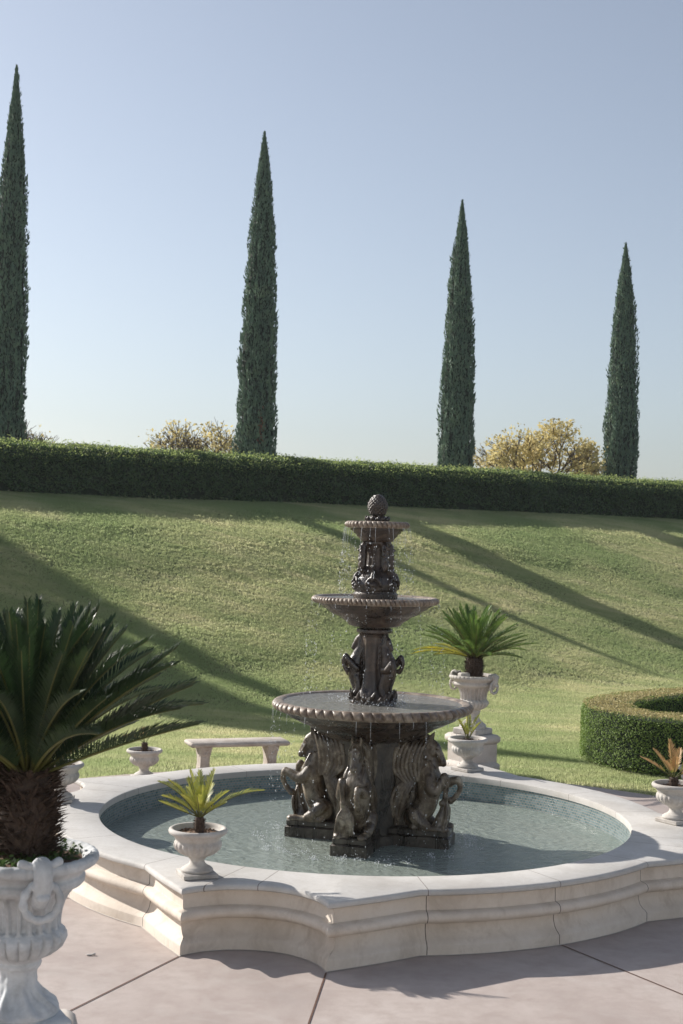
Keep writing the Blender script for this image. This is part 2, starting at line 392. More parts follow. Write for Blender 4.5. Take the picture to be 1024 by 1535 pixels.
# ------------------------------------------------------------------ ground
def axis(a, b, s, big):
    v = list(np.arange(a, b + 1e-6, s)); lo = [a - g for g in big]; hi = [b + g for g in big]
    return sorted(lo) + v + hi
xs = axis(-20, 30, .25, [3, 8, 18, 40, 90, 200, 500, 1200, 3000]); ys = [y for y in range(-60, 16, 3)] + list(np.arange(16, 48, .2)) + [48 + g for g in (1, 3, 6, 10, 16, 24, 34, 48, 65, 90, 200, 500, 1200, 3000)]
ys = [-3000, -1200, -500, -200, -100] + ys
vs = [(x, y, hz(x, y) - .03) for y in ys for x in xs]; W = len(xs)
fs = [(j * W + i, j * W + i + 1, (j + 1) * W + i + 1, (j + 1) * W + i) for j in range(len(ys) - 1) for i in range(W - 1)]
b = MB(); b.add(vs, fs); tag(b.build('lawn_ground', M['lawn']), kind='structure')

RP = 5.2
def in_plaza(x, y, pad=0):
    if (x - PC.x) ** 2 + (y - PC.y) ** 2 < (RP + pad) ** 2: return True
    return y < 12.5 and abs(x) < 12
arc = []
a0 = math.asin((12.5 - PC.y) / RP)
for i in range(97):
    a = a0 + (PI - 2 * a0) * i / 96; arc.append((PC.x + RP * math.cos(a), PC.y + RP * math.sin(a)))
poly = [(12, -8), (12, 12.5)] + arc + [(-12, 12.5), (-12, -8)]
b = MB(); n = len(poly)
b.add([(x, y, 0) for x, y in poly] + [(x, y, -.12) for x, y in poly], [tuple(range(n))] + [(i, i + n, (i + 1) % n + n, (i + 1) % n) for i in range(n)])
plaza = tag(b.build('plaza_pavement', M['plaza'], smooth=False), kind='structure')
# radial control joints
for a, r0, r1 in [(-114.6, 3.1, 9), (-95.4, 3.1, 9), (-59.3, 2.7, 9), (-24.6, 3.1, 7), (-5.4, 3.1, 7), (30.3, 2.7, 5.1), (-149, 2.7, 9)]:
    d = Vector((math.cos(R(a)), math.sin(R(a)), 0)); q = Vector((-d.y, d.x, 0)) * .006
    b = MB(); p0 = PC + d * r0; p1 = PC + d * r1; z = Vector((0, 0, .004))
    b.add([p0 - q + z, p1 - q + z, p1 + q + z, p0 + q + z], [(0, 1, 2, 3)]); b.build('control_joint', M['joint'], plaza, smooth=False)

# grass: blades on a patch, laid over the lawn
def grass():
    k = 11000; sig = .42
    nt_ = 1500; tx = rng.normal(0, sig, nt_); ty = rng.normal(0, sig, nt_); th = rng.uniform(.75, 1.3, nt_); ti = rng.integers(0, nt_, k)
    x = tx[ti] + rng.normal(0, .016, k); y = ty[ti] + rng.normal(0, .016, k); az = rng.uniform(0, 2 * PI, k); h = rng.uniform(.018, .042, k) * th[ti]; ln = rng.uniform(.02, .5, k) * h
    wdt = rng.uniform(.0025, .005, k); la = rng.uniform(0, 2 * PI, k)
    V = np.zeros((k, 3, 3)); V[:, 0] = np.stack([x - wdt * np.cos(az), y - wdt * np.sin(az), np.zeros(k)], 1); V[:, 1] = np.stack([x + wdt * np.cos(az), y + wdt * np.sin(az), np.zeros(k)], 1)
    V[:, 2] = np.stack([x + ln * np.cos(la), y + ln * np.sin(la), h], 1)
    V = V.reshape(-1, 3)
    pts = []
    s = .8
    for gx in np.arange(-16, 24, s):
        for gy in np.arange(9, 46, s):
            x_, y_ = gx + random.uniform(-.3, .3), gy + random.uniform(-.3, .3)
            n_ = nn(x_, y_)
            if n_ > 31.7 or abs(x_ / y_) > .36 or in_plaza(x_, y_, .55): continue
            pts.append((x_, y_))
    # a denser fringe along the pavement edge with small clumps kept off it
    ring = []
    for i in range(0, 1000):
        a = R(15 + 150 * i / 1000)
        ring.append((PC.x + (RP + .25) * math.cos(a), PC.y + (RP + .25) * math.sin(a)))
    me = bpy.data.meshes.new('grass'); me.materials.append(M['grass'])
    # fringe blades made directly
    kk = 14000; a = rng.uniform(R(10), R(170), kk); rr = RP + np.abs(rng.normal(0, .35, kk)); fx = PC.x + rr * np.cos(a); fy = PC.y + rr * np.sin(a)
    az = rng.uniform(0, 2 * PI, kk); h = rng.uniform(.02, .045, kk); la = rng.uniform(0, 2 * PI, kk); ln = rng.uniform(.1, .8, kk) * h; wd = .004
    F = np.zeros((kk, 3, 3)); F[:, 0] = np.stack([fx - wd * np.cos(az), fy - wd * np.sin(az), np.full(kk, -.03)], 1); F[:, 1] = np.stack([fx + wd * np.cos(az), fy + wd * np.sin(az), np.full(kk, -.03)], 1)
    F[:, 2] = np.stack([fx + ln * np.cos(la), fy + ln * np.sin(la), h - .02], 1)
    F = F.reshape(-1, 3); P = np.array([(x_, y_, hz(x_, y_) - .028) for x_, y_ in pts])
    rot = []
    for x_, y_ in pts:
        e = .4; dx = (hz(x_ + e, y_) - hz(x_ - e, y_)) / (2 * e); dy = (hz(x_, y_ + e) - hz(x_, y_ - e)) / (2 * e)
        nv = Vector((-dx, -dy, 1)).normalized(); q = nv.to_track_quat('Z', 'Y') @ Matrix.Rotation(random.uniform(0, 2 * PI), 3, 'Z').to_quaternion()
        rot.append(tuple(q.to_euler()))
    nv, nf_, npn = len(V), len(F), len(P)
    A = np.concatenate([V, F, P]).astype(np.float32)
    me.vertices.add(len(A)); me.vertices.foreach_set('co', A.ravel()); nl = nv + nf_
    me.loops.add(nl); me.loops.foreach_set('vertex_index', np.arange(nl, dtype=np.int32)); me.polygons.add(nl // 3); me.polygons.foreach_set('loop_start', np.arange(0, nl, 3, dtype=np.int32))
    k_ = me.attributes.new('role', 'INT', 'POINT'); k_.data.foreach_set('value', np.concatenate([np.zeros(nv), np.ones(nf_), np.full(npn, 2)]).astype(np.int32))
    r_ = me.attributes.new('rot', 'FLOAT_VECTOR', 'POINT'); r_.data.foreach_set('vector', np.concatenate([np.zeros((nv + nf_, 3)), np.array(rot)]).astype(np.float32).ravel())
    me.update(calc_edges=True)
    o = bpy.data.objects.new('grass', me); COL.objects.link(o); tag(o, 'short mown green grass covering the lawn and the slope', 'grass', kind='stuff')
    ng = bpy.data.node_groups.new('lay_grass', 'GeometryNodeTree')
    ng.interface.new_socket('Geometry', in_out='INPUT', socket_type='NodeSocketGeometry'); ng.interface.new_socket('Geometry', in_out='OUTPUT', socket_type='NodeSocketGeometry')
    gi = ng.nodes.new('NodeGroupInput'); go = ng.nodes.new('NodeGroupOutput')
    def role(v):
        na = ng.nodes.new('GeometryNodeInputNamedAttribute'); na.data_type = 'INT'; na.inputs[0].default_value = 'role'
        cp = ng.nodes.new('FunctionNodeCompare'); cp.data_type = 'INT'; cp.operation = 'EQUAL'
        ng.links.new(na.outputs[0], cp.inputs[2]); cp.inputs[3].default_value = v
        sp = ng.nodes.new('GeometryNodeSeparateGeometry'); sp.domain = 'POINT'; ng.links.new(gi.outputs[0], sp.inputs[0]); ng.links.new(cp.outputs[0], sp.inputs[1]); return sp.outputs[0]
    a_, b_, c_ = role(0), role(1), role(2)
    na = ng.nodes.new('GeometryNodeInputNamedAttribute'); na.data_type = 'FLOAT_VECTOR'; na.inputs[0].default_value = 'rot'
    e2r = ng.nodes.new('FunctionNodeEulerToRotation'); ng.links.new(na.outputs[0], e2r.inputs[0])
    m2p = ng.nodes.new('GeometryNodeMeshToPoints'); ng.links.new(c_, m2p.inputs[0])
    ip = ng.nodes.new('GeometryNodeInstanceOnPoints'); ng.links.new(m2p.outputs[0], ip.inputs['Points']); ng.links.new(a_, ip.inputs['Instance']); ng.links.new(e2r.outputs[0], ip.inputs['Rotation'])
    jn = ng.nodes.new('GeometryNodeJoinGeometry'); ng.links.new(ip.outputs[0], jn.inputs[0]); ng.links.new(b_, jn.inputs[0]); ng.links.new(jn.outputs[0], go.inputs[0])
    md = o.modifiers.new('lay', 'NODES'); md.node_group = ng
    print('grass patches', len(pts))
grass()

# ------------------------------------------------------------------ basin
def outline():
    """star-shaped plan of the basin, (angle, radius) about PC"""
    pts = []
    for q in (-105, -15, 75, 165):
        c1 = (3.2, -9.6); c2 = (3.2, 9.6); rc = 2.78
        # flare in, from the circle to the first corner (slightly hollow)
        P0 = Vector((rc * math.cos(R(-22.5)), rc * math.sin(R(-22.5)))); P1 = Vector((c1[0] * math.cos(R(c1[1])), c1[0] * math.sin(R(c1[1]))))
        def flare(A, B, k=8):
            o = []
            d = (B - A); nrm = Vector((-d.y, d.x)).normalized()
            if nrm.x > 0: nrm = -nrm
            for i in range(k):
                t = i / k; p = A + d * t + nrm * (-.012 * math.sin(PI * t)); o.append(p)
            return o
        seg = flare(P0, P1, 8)
        # hollow arc between the corners
        A = P1; B = Vector((P1.x, -P1.y)); mid = 2.84; k = 22
        sg = A.x - mid; ch = B.y - A.y; rad = (sg * sg + (ch / 2) ** 2) / (2 * sg); cx = mid + rad
        aa = math.asin(ch / 2 / rad)
        for i in range(k):
            t = -aa + 2 * aa * i / k; seg.append(Vector((cx - rad * math.cos(t), rad * math.sin(t))))
        P3 = Vector((P0.x, -P0.y)); fl = flare(P0, P1, 8)
        seg.append(B)
        for p in reversed(fl[1:]): seg.append(Vector((p.x, -p.y)))
        for i in range(17):
            a = R(22.5 + 45 * i / 16)
            if i < 16: seg.append(Vector((rc * math.cos(a), rc * math.sin(a))))
        ca, sa = math.cos(R(q)), math.sin(R(q))
        pts += [Vector((p.x * ca - p.y * sa, p.x * sa + p.y * ca)) for p in seg]
    return pts
OUT = outline(); NO = len(OUT)
def offs(d):
    """mitred inward offset of the plan"""
    o = []
    for i in range(NO):
        a, b_, c = OUT[i - 1], OUT[i], OUT[(i + 1) % NO]
        e1 = (b_ - a).normalized(); e2 = (c - b_).normalized(); n1 = Vector((-e1.y, e1.x)); n2 = Vector((-e2.y, e2.x)); m_ = (n1 + n2)
        m_ = m_ / max(.35, m_.dot(n1)) if m_.length > 1e-6 else n1
        o.append(b_ + m_ * d)
    return o
basin = empty('fountain_basin', PC); tag(basin, 'round cream stone pool basin with scalloped moulded wall and flat coping', 'basin')
def sweep(prof, name, m_, extra=None):
    vs = []; fs = []
    for (d, z) in prof:
        vs += [(p.x, p.y, z) for p in offs(d)]
    k = len(prof)
    for l in range(k - 1):
        for i in range(NO):
            j = (i + 1) % NO; fs.append((l * NO + i, l * NO + j, (l + 1) * NO + j, (l + 1) * NO + i))
    if extra: extra(vs, fs, k)
    b = MB(); b.add(vs, fs); return b.build(name, m_, basin, autos=38)
wallprof = [(.06, -.05), (0, -.05), (0, .066), (.003, .074), (.010, .079), (.014, .086), (.040, .102), (.062, .130), (.074, .165), (.078, .200), (.074, .214), (.056, .219), (.030, .222), (.010, .232), (-.004, .250), (-.006, .268), (.002, .286), (.018, .299), (.042, .306), (.058, .310), (.062, .318), (.064, .412), (.11, .419)]
sweep(wallprof, 'outer_wall', M['wall'])
cp = [(.10, .4185), (.03, .4185), (.012, .423), (.002, .432), (0, .445), (.004, .457), (.013, .466), (.028, ZC)]
def close_top(vs, fs, k):
    b0 = len(vs); last = offs(.028)
    ring = []
    for (r, z) in [(RIN + .015, ZC), (RIN + .004, ZC - .004), (RIN, ZC - .013), (RIN, ZC - .062), (RIN + .03, ZC - .066)]:
        for i in range(NO):
            a = math.atan2(last[i].y, last[i].x); vs.append((r * math.cos(a), r * math.sin(a), z))
    for l in range(5):
        for i in range(NO):
            j = (i + 1) % NO
            p = (k - 1) * NO if l == 0 else b0 + (l - 1) * NO
            q = b0 + l * NO
            fs.append((p + i, p + j, q + j, q + i))
sweep(cp, 'coping', M['coping'], close_top)
b = MB(); o0 = offs(-.012); o1 = offs(.01)
b.add([(p.x, p.y, .004) for p in o0] + [(p.x, p.y, .006) for p in o1], [(i, (i + 1) % NO, NO + (i + 1) % NO, NO + i) for i in range(NO)]); b.build('mortar_line', M['ped'], basin, smooth=False)
# tile band with metre UVs
me = bpy.data.meshes.new('tile_band'); k = 240; RT = RIN + .012
vs = [(RT * math.cos(2 * PI * i / k), RT * math.sin(2 * PI * i / k), z) for z in (-.16, ZC - .06) for i in range(k)]
me.from_pydata(vs, [], [(i, k + i, k + (i + 1) % k, (i + 1) % k) for i in range(k)]); me.materials.append(M['tile'])
uv = me.uv_layers.new(name='UVMap')
for p in me.polygons:
    i = p.index
    for li, vi in zip(p.loop_indices, p.vertices):
        u = (i + (1 if vi % k != i else 0)) / k * 2 * PI * RT; u = round(u / (2 * PI * RT / k)) * (2 * PI * RT / k)
        uv.data[li].uv = (u, .0 if vi < k else ZC + .10)
me.polygons.foreach_set('use_smooth', [True] * k)
o = bpy.data.objects.new('tile_band', me); COL.objects.link(o); o.parent = basin
b = MB(); b.add([(RT * 1.01 * math.cos(2 * PI * i / 96), RT * 1.01 * math.sin(2 * PI * i / 96), -.15) for i in range(96)], [tuple(range(96))]); b.build('pool_floor', M['poolfloor'], basin, smooth=False)
M['poolwater'] = water_mat('pool_water', (FC.x, FC.y, ZW), ring=24, amp=1.25, tint=(.82, .92, .87), depthcol=(.54, .62, .55), milk=.50, rg=.05, ior=1.33)
b = MB(); k = 128; rr = [0.05, .3, .6, .9, 1.2, 1.5, 1.8, 2.1, RT + .001]
vs = [(r * math.cos(2 * PI * i / k), r * math.sin(2 * PI * i / k), 0) for r in rr for i in range(k)]
b.add(vs, [(l * k + i, (l + 1) * k + i, (l + 1) * k + (i + 1) % k, l * k + (i + 1) % k) for l in range(len(rr) - 1) for i in range(k)])
o = b.build('pool_water', M['poolwater']); o.location = (PC.x, PC.y, ZW); tag(o, kind='structure')

# ------------------------------------------------------------------ fountain
fnt = empty('tiered_fountain', FC); tag(fnt, 'dark brown three tiered stone fountain with rearing horses and a pine cone finial', 'fountain')
def rope(nr, slant, amp, r_in, z0, z1):
    def f(r, z, a):
        if z < z0 or z > z1 or r < r_in: return r
        k = math.sin(PI * (z - z0) / (z1 - z0)); s = abs(math.sin(.5 * (nr * a + slant * (z - z0) / (z1 - z0))))
        return r + k * amp * (.25 * s - .75 * math.exp(-(s / .30) ** 2))
    return f
def bowl(name, Rr, ztop, th, zb, rb, nr, n, bands):
    """ztop: top of the lip, th: lip thickness, zb/rb: bottom of the bowl"""
    lip = []
    for i in range(11):
        a = -PI / 2 + PI * i / 10
        lip.append((Rr - th * .45 + th * .45 * math.cos(a), ztop - th / 2 + th / 2 * math.sin(a)))
    b = MB(); z0, z1 = ztop - th, ztop
    prof = [(rb * .55, zb)] + bands + [(Rr - th * .75, z0 - .002)]
    b.lathe(prof, n, cap=False); b.build(name + '_bowl', M['bronze'], fnt)
    inner = [(Rr - th * .9, ztop - .004), (Rr - th * 1.15, ztop - .018), (Rr - th * 1.5, ztop - .05), (Rr * .55, ztop - .10), (.04, ztop - .13)]
    b = MB(); b.lathe([(Rr - th * .8, z0)] + lip + inner, n, mod=rope(nr, 2.6, th * .62, Rr - th * .55, z0 - .001, z1 + .001), cap=False)
    b.build(name + '_rim', M['rim'], fnt)
    b = MB(); w = ztop - .016
    rr = [.05 * Rr, .3 * Rr, .6 * Rr, Rr - th * 1.05]; k = 96
    b.add([(r * math.cos(2 * PI * i / k), r * math.sin(2 * PI * i / k), w) for r in rr for i in range(k)], [(l * k + i, (l + 1) * k + i, (l + 1) * k + (i + 1) % k, l * k + (i + 1) % k) for l in range(3) for i in range(k)])
    b.build('basin_water', M['bowlwater'], fnt)
M['bowlwater'] = water_mat('bowl_water', (FC.x, FC.y, 1.5), (.75, .74, .68), 1.0, (.46, .45, .41), ring=40, milk=.5, rg=.10)
# bottom bowl: lip 1.475 down to 1.395, under side to 1.16
bowl('lower', .905, 1.478, .085, 1.14, .34, 64, 768, [(.30, 1.14), (.38, 1.145), (.44, 1.165), (.50, 1.20), (.56, 1.235), (.57, 1.25), (.66, 1.285), (.74, 1.325), (.765, 1.335), (.77, 1.352), (.82, 1.37)])
bowl('middle', .575, 2.425, .062, 2.155, .20, 84, 924, [(.20, 2.155), (.235, 2.165), (.26, 2.195), (.31, 2.225), (.32, 2.24), (.38, 2.262), (.42, 2.285), (.43, 2.30), (.475, 2.318), (.485, 2.332), (.52, 2.35)])
bowl('upper', .290, 3.11, .062, 2.925, .12, 40, 440, [(.12, 2.925), (.15, 2.93), (.16, 2.955), (.185, 2.975), (.19, 2.99), (.215, 3.003), (.22, 3.018), (.245, 3.03)])
# central column under the lower bowl: eight sided
b = MB(); k = 8
for (ap, z0, z1) in [(.30, -.14, .30), (.235, .28, 1.10), (.27, 1.09, 1.15)]:
    ring = [(ap / math.cos(PI / 8) * math.cos(R(-60 + 22.5) + 2 * PI * i / 8), ap / math.cos(PI / 8) * math.sin(R(-60 + 22.5) + 2 * PI * i / 8)) for i in range(8)]
    b.add([(x, y, z0) for x, y in ring] + [(x, y, z1) for x, y in ring], [(i, (i + 1) % 8, (i + 1) % 8 + 8, i + 8) for i in range(8)] + [tuple(range(8, 16)), tuple(range(7, -1, -1))])
b.build('column', M['column'], fnt, smooth=False)

# the rearing horse: local x points away from the fountain's axis
def horse_shapes():
    b = MB()
    # trunk: haunch up to chest
    b.tube([(.42, 0, .43), (.47, 0, .50), (.515, 0, .60), (.535, 0, .70), (.545, 0, .79), (.53, 0, .87), (.515, 0, .93)], [.09, .105, .108, .112, .118, .100, .08], 24, 1.12)
    b.ell((.585, 0, .81), (.060, .10, .075))                        # breast
    b.ell((.592, .05, .785), (.05, .052, .062)); b.ell((.592, -.05, .785), (.05, .052, .062))
    # arched neck
    b.tube([(.53, 0, .84), (.545, 0, .92), (.528, 0, 1.00), (.518, 0, 1.07), (.54, 0, 1.125)], [.098, .080, .072, .066, .056], 18, .74)
    # head
    b.tube([(.535, 0, 1.125), (.58, 0, 1.085), (.620, 0, 1.030), (.655, 0, .975), (.668, 0, .948)], [.056, .060, .045, .034, .029], 16, .78)
    b.ell((.562, .026, 1.052), (.047, .028, .050)); b.ell((.562, -.026, 1.052), (.047, .028, .050))     # cheeks
    b.ell((.662, 0, .960), (.030, .036, .028)); b.ell((.640, 0, .938), (.024, .024, .015))               # muzzle, chin
    for s in (-1, 1):
        b.ell((.612, .038 * s, 1.088), (.016, .012, .011)); b.ell((.606, .037 * s, 1.103), (.020, .010, .007))   # eye, brow
        b.ell((.678, .024 * s, .962), (.010, .009, .010))           # nostril
        b.tube([(.548, .034 * s, 1.150), (.556, .042 * s, 1.19), (.572, .038 * s, 1.225)], [.022, .018, .005], 8, .6)
        b.tube([(.592, .036 * s, 1.075), (.632, .033 * s, 1.015), (.655, .030 * s, .98)], [.011, .009, .006], 6, sub=2)
        b.tube([(.555, .060 * s, .96), (.585, .080 * s, .88), (.60, .09 * s, .82)], [.02, .028, .02], 8)
    # forelegs: shoulder, forearm to the knee, cannon, fetlock, hoof
    b.tube([(.555, -.085, .83), (.575, -.105, .745), (.615, -.11, .715), (.66, -.10, .77), (.69, -.088, .845)], [.050, .056, .052, .043, .036], 14)
    b.ell((.695, -.086, .850), (.037, .036, .036))
    b.tube([(.705, -.084, .84), (.715, -.078, .77), (.706, -.074, .70), (.706, -.072, .665)], [.033, .025, .023, .028], 12)
    b.tube([(.706, -.072, .665), (.698, -.07, .635), (.680, -.068, .605)], [.026, .025, .035], 12)
    b.tube([(.555, .085, .83), (.60, .105, .765), (.67, .10, .755), (.735, .09, .785), (.775, .082, .80)], [.050, .056, .050, .040, .035], 14)
    b.ell((.785, .080, .800), (.036, .034, .037))
    b.tube([(.797, .080, .793), (.812, .076, .735), (.792, .074, .680), (.775, .074, .655)], [.032, .025, .022, .027], 12)
    b.tube([(.775, .074, .655), (.755, .074, .630), (.725, .074, .612)], [.026, .025, .035], 12)
    # hind legs folded beneath
    for s in (-1, 1):
        b.ell((.43, .090 * s, .475), (.105, .060, .105))
        b.tube([(.42, .10 * s, .50), (.50, .118 * s, .43), (.55, .120 * s, .405)], [.075, .058, .044], 12)
        b.tube([(.54, .122 * s, .410), (.47, .125 * s, .388), (.42, .12 * s, .395)], [.042, .034, .032], 10)
        b.tube([(.43, .123 * s, .388), (.52, .125 * s, .380), (.62, .118 * s, .382), (.69, .110 * s, .380)], [.036, .030, .031, .038], 10)
        b.ell((.705, .108 * s, .378), (.052, .044, .034))
    # curling hair between forelegs and plinth
    b.tube([(.70, -.05, .63), (.69, -.055, .55), (.665, -.06, .46), (.65, -.06, .385)], [.025, .038, .052, .07], 12, 1.2)
    for i in range(8):
        u = i / 7; yy = -.055 + (-.065 + .13 * u); 
        b.tube([(.705, -.05 + (u - .5) * .03, .635), (.725, yy * .9 + .012 * math.sin(i * 2), .55), (.722, yy + .02 * math.sin(i * 1.3), .47), (.705, yy * 1.15, .395)], [.008, .015, .017, .013], 7)
    pts = []; 
    for i in range(16):
        th = i * .62; q = .050 - .0028 * i; pts.append((.728 - .002 * i, -.06 + q * math.cos(th), .49 + 1.3 * q * math.sin(th)))
    b.tube(pts, .0085, 7, sub=2)
    # curtain of mane from crest to column: a thin web with deep strands on both faces
    b.tube([(.40, 0, 1.12), (.37, 0, .95), (.38, 0, .78), (.36, 0, .60), (.36, 0, .42)], [.12, .14, .10, .10, .12], 14, .18)
    b.tube([(.29, 0, 1.12), (.27, 0, .95), (.26, 0, .60), (.27, 0, .42)], [.09, .10, .10, .10], 12, .26)
    for s in (-1, 1):
        for i in range(7):                                          # upper, bulging back toward the column
            u = i / 6; x0 = .53 - .20 * u; xm = .455 - .225 * u; xe = .44 - .13 * u; y0 = .060 + .012 * u
            b.tube([(x0, .035 * s, 1.165 - .02 * u), (xm + .035, (y0 + .010) * s, 1.09), (xm, (y0 + .018) * s, .97), (xm + .005, (y0 + .016) * s, .87), (xe + .03, (y0 + .020) * s, .775 + .02 * math.sin(i))], [.012, .021, .0235, .021, .012], 10)
        for i in range(6):                                           # lower, sweeping down
            u = i / 5
            b.tube([(.425 - .05 * u, .075 * s, .815), (.385 - .125 * u, .092 * s, .72), (.335 - .115 * u + .012 * math.sin(i * 2), .095 * s, .60), (.285 - .05 * u + .02 * math.sin(i * 2.7), .095 * s, .44 + .02 * math.sin(i * 4))], [.012, .022, .024, .010], 10)
        for i in range(6):                                           # locks lying on the neck
            z = 1.14 - .05 * i
            b.tube([(.505, .025 * s, z), (.475, .060 * s, z - .025), (.468, .068 * s, z - .085), (.495, .066 * s, z - .145)], [.012, .016, .015, .006], 7)
    for i in range(7):                                               # forelock and crest
        b.tube([(.545 - .012 * i, .012 * math.sin(i * 2.2), 1.155), (.52 - .01 * i, .022 * math.sin(i * 2.2), 1.195 - .004 * i), (.485 - .015 * i, .028 * math.sin(i * 1.7), 1.17 - .01 * i)], [.013, .015, .012], 6)
    for k_ in (-1, 0, 1):
        b.tube([(.565, .012 * k_, 1.155), (.595, .018 * k_, 1.125), (.617, .008 * k_, 1.075)], [.012, .011, .005], 6)
    return b
proto_h = None
for i, ax in enumerate((-105, -15, 75, 165)):
    if proto_h is None:
        proto_h = remesh(horse_shapes().build('horse_statue', M['horse'], fnt), .0055, 1, .5); h_ = proto_h
    else:
        h_ = proto_h.copy(); COL.objects.link(h_); h_.parent = fnt
    h_.rotation_euler = (0, 0, R(ax))
    b = MB(); b.box((.48, 0, .09), (.56, .33, .46), bev=.012); b.box((.478, 0, .345), (.54, .30, .058), bev=.010)
    p_ = b.build('horse_plinth', M['horse'] if False else M['column'], fnt, autos=40); p_.rotation_euler = (0, 0, R(ax))

# middle column with three small horses
b = MB(); b.lathe([(.20, 1.40), (.21, 1.47), (.19, 1.50), (.17, 1.52), (.135, 1.60), (.11, 1.75), (.10, 1.95), (.11, 2.06), (.13, 2.09), (.165, 2.10), (.165, 2.13), (.14, 2.135), (.14, 2.16)], 64, mod=lambda r, z, a: r * (1 + (.07 * math.cos(8 * a) if 1.55 < z < 2.05 else 0)))
for k in range(26):
    a = 2 * PI * k / 26; z = 1.50 + .03 * math.sin(k * 2.4)
    b.tube([(.15 * math.cos(a), .15 * math.sin(a), z - .03), (.20 * math.cos(a + .1), .20 * math.sin(a + .1), z), (.215 * math.cos(a + .2), .215 * math.sin(a + .2), z + .05)], [.02, .022, .010], 7)
remesh(b.build('middle_column', M['bronze'], fnt), .006, 2)
def small_horse():
    b = MB()
    b.tube([(.10, 0, 1.50), (.135, 0, 1.60), (.16, 0, 1.72), (.165, 0, 1.82), (.14, 0, 1.90), (.115, 0, 1.98), (.115, 0, 2.06)], [.05, .06, .075, .072, .055, .045, .035], 14, .95)
    b.tube([(.11, 0, 2.06), (.145, 0, 2.03), (.175, 0, 1.985), (.192, 0, 1.955)], [.036, .034, .025, .020], 12, .75)
    for s in (-1, 1):
        b.tube([(.125, .022 * s, 2.075), (.135, .026 * s, 2.11)], [.012, .004], 6, sub=1)
        b.ell((.16, .022 * s, 2.03), (.008, .007, .007))
        zz = .02 * s
        b.tube([(.15, .055 * s, 1.77), (.20, .07 * s, 1.80 + zz), (.245, .07 * s, 1.86 + zz)], [.036, .032, .028], 10)
        b.tube([(.248, .07 * s, 1.862 + zz), (.268, .07 * s, 1.82 + zz), (.258, .068 * s, 1.765 + zz), (.235, .066 * s, 1.735 + zz)], [.028, .022, .020, .026], 10)
        for i in range(6):
            z = 2.06 - .05 * i
            b.tube([(.10, .018 * s, z), (.085, .045 * s, z - .03), (.08, .05 * s, z - .09)], [.010, .013, .006], 6)
        b.tube([(.15, .05 * s, 1.70), (.13, .065 * s, 1.60), (.17, .07 * s, 1.53)], [.03, .028, .022], 8)
    return b
p0 = None
for ax in (172, -36, 68):
    if p0 is None: p0 = remesh(small_horse().build('small_horse', M['bronze'], fnt), .005, 2); h_ = p0
    else: h_ = p0.copy(); COL.objects.link(h_); h_.parent = fnt
    h_.rotation_euler = (0, 0, R(ax))
# upper column with hanging scrolls and a swirling bulb
b = MB(); b.lathe([(.20, 2.40), (.205, 2.455), (.19, 2.46), (.19, 2.475), (.20, 2.49), (.205, 2.54), (.185, 2.60), (.13, 2.655), (.09, 2.71), (.085, 2.80), (.10, 2.87), (.135, 2.91), (.13, 2.93)], 64, mod=lambda r, z, a: r * (1 + (.05 * math.cos(10 * a) if 2.62 < z < 2.9 else 0)))
for k in range(6):
    a = R(20) + 2 * PI * k / 6; ca, sa = math.cos(a), math.sin(a)
    def P(r, z, t=0): return (r * ca - t * sa, r * sa + t * ca, z)
    pts = []; rad = []
    for i in range(16):
        th = i * .55; q = .075 - .0042 * i; pts.append(P(.195 + .012 * (i % 2), 2.535 + q * math.sin(th), q * math.cos(th))); rad.append(.016)
    b.tube(pts, rad, 7, sub=2)
    b.ell(P(.215, 2.535), (.022, .022, .022))
    b.tube([P(.14, 2.66), P(.19, 2.62), P(.215, 2.58)], [.02, .022, .014], 8)
for k in range(4):
    a = R(-150) + PI / 2 * k; ca, sa = math.cos(a), math.sin(a)
    def P(r, z, t=0): return (r * ca - t * sa, r * sa + t * ca, z)
    b.tube([P(.10, 2.90), P(.135, 2.885), P(.145, 2.83), P(.145, 2.76), P(.15, 2.70), P(.145, 2.665)], [.025, .034, .036, .038, .040, .022], 10, .9, up=(-sa, ca, 0))
    for i in range(14):
        z = 2.88 - .016 * i; b.ell(P(.172 + .004 * math.sin(i), z, .022 * math.sin(i * 2.3)), (.014, .014, .012))
    b.tube([P(.09, 2.64), P(.12, 2.70), P(.115, 2.80), P(.13, 2.89)], [.02, .016, .015, .02], 8)
remesh(b.build('upper_column', M['bronze'], fnt), .005, 2)
# pine cone finial
b = MB(); b.lathe([(.07, 3.05), (.085, 3.09), (.10, 3.12), (.085, 3.15), (.05, 3.165), (.068, 3.19), (.084, 3.235), (.08, 3.28), (.055, 3.325), (.025, 3.35), (.005, 3.358)], 32)
for r_ in range(11):
    z = 3.18 + .016 * r_; rr_ = np.interp(z, [3.17, 3.235, 3.28, 3.325, 3.358], [.06, .084, .078, .05, .01])
    for k in range(14):
        a = 2 * PI * (k + .5 * (r_ % 2)) / 14; b.ell((rr_ * math.cos(a), rr_ * math.sin(a), z), (.014, .014, .012), 8, 6)
for k in range(12):
    a = 2 * PI * k / 12; b.tube([(.07 * math.cos(a), .07 * math.sin(a), 3.11), (.10 * math.cos(a), .10 * math.sin(a), 3.13), (.105 * math.cos(a + .12), .105 * math.sin(a + .12), 3.155)], [.014, .018, .008], 7)
remesh(b.build('pine_cone_finial', M['bronze'], fnt), .004, 1)

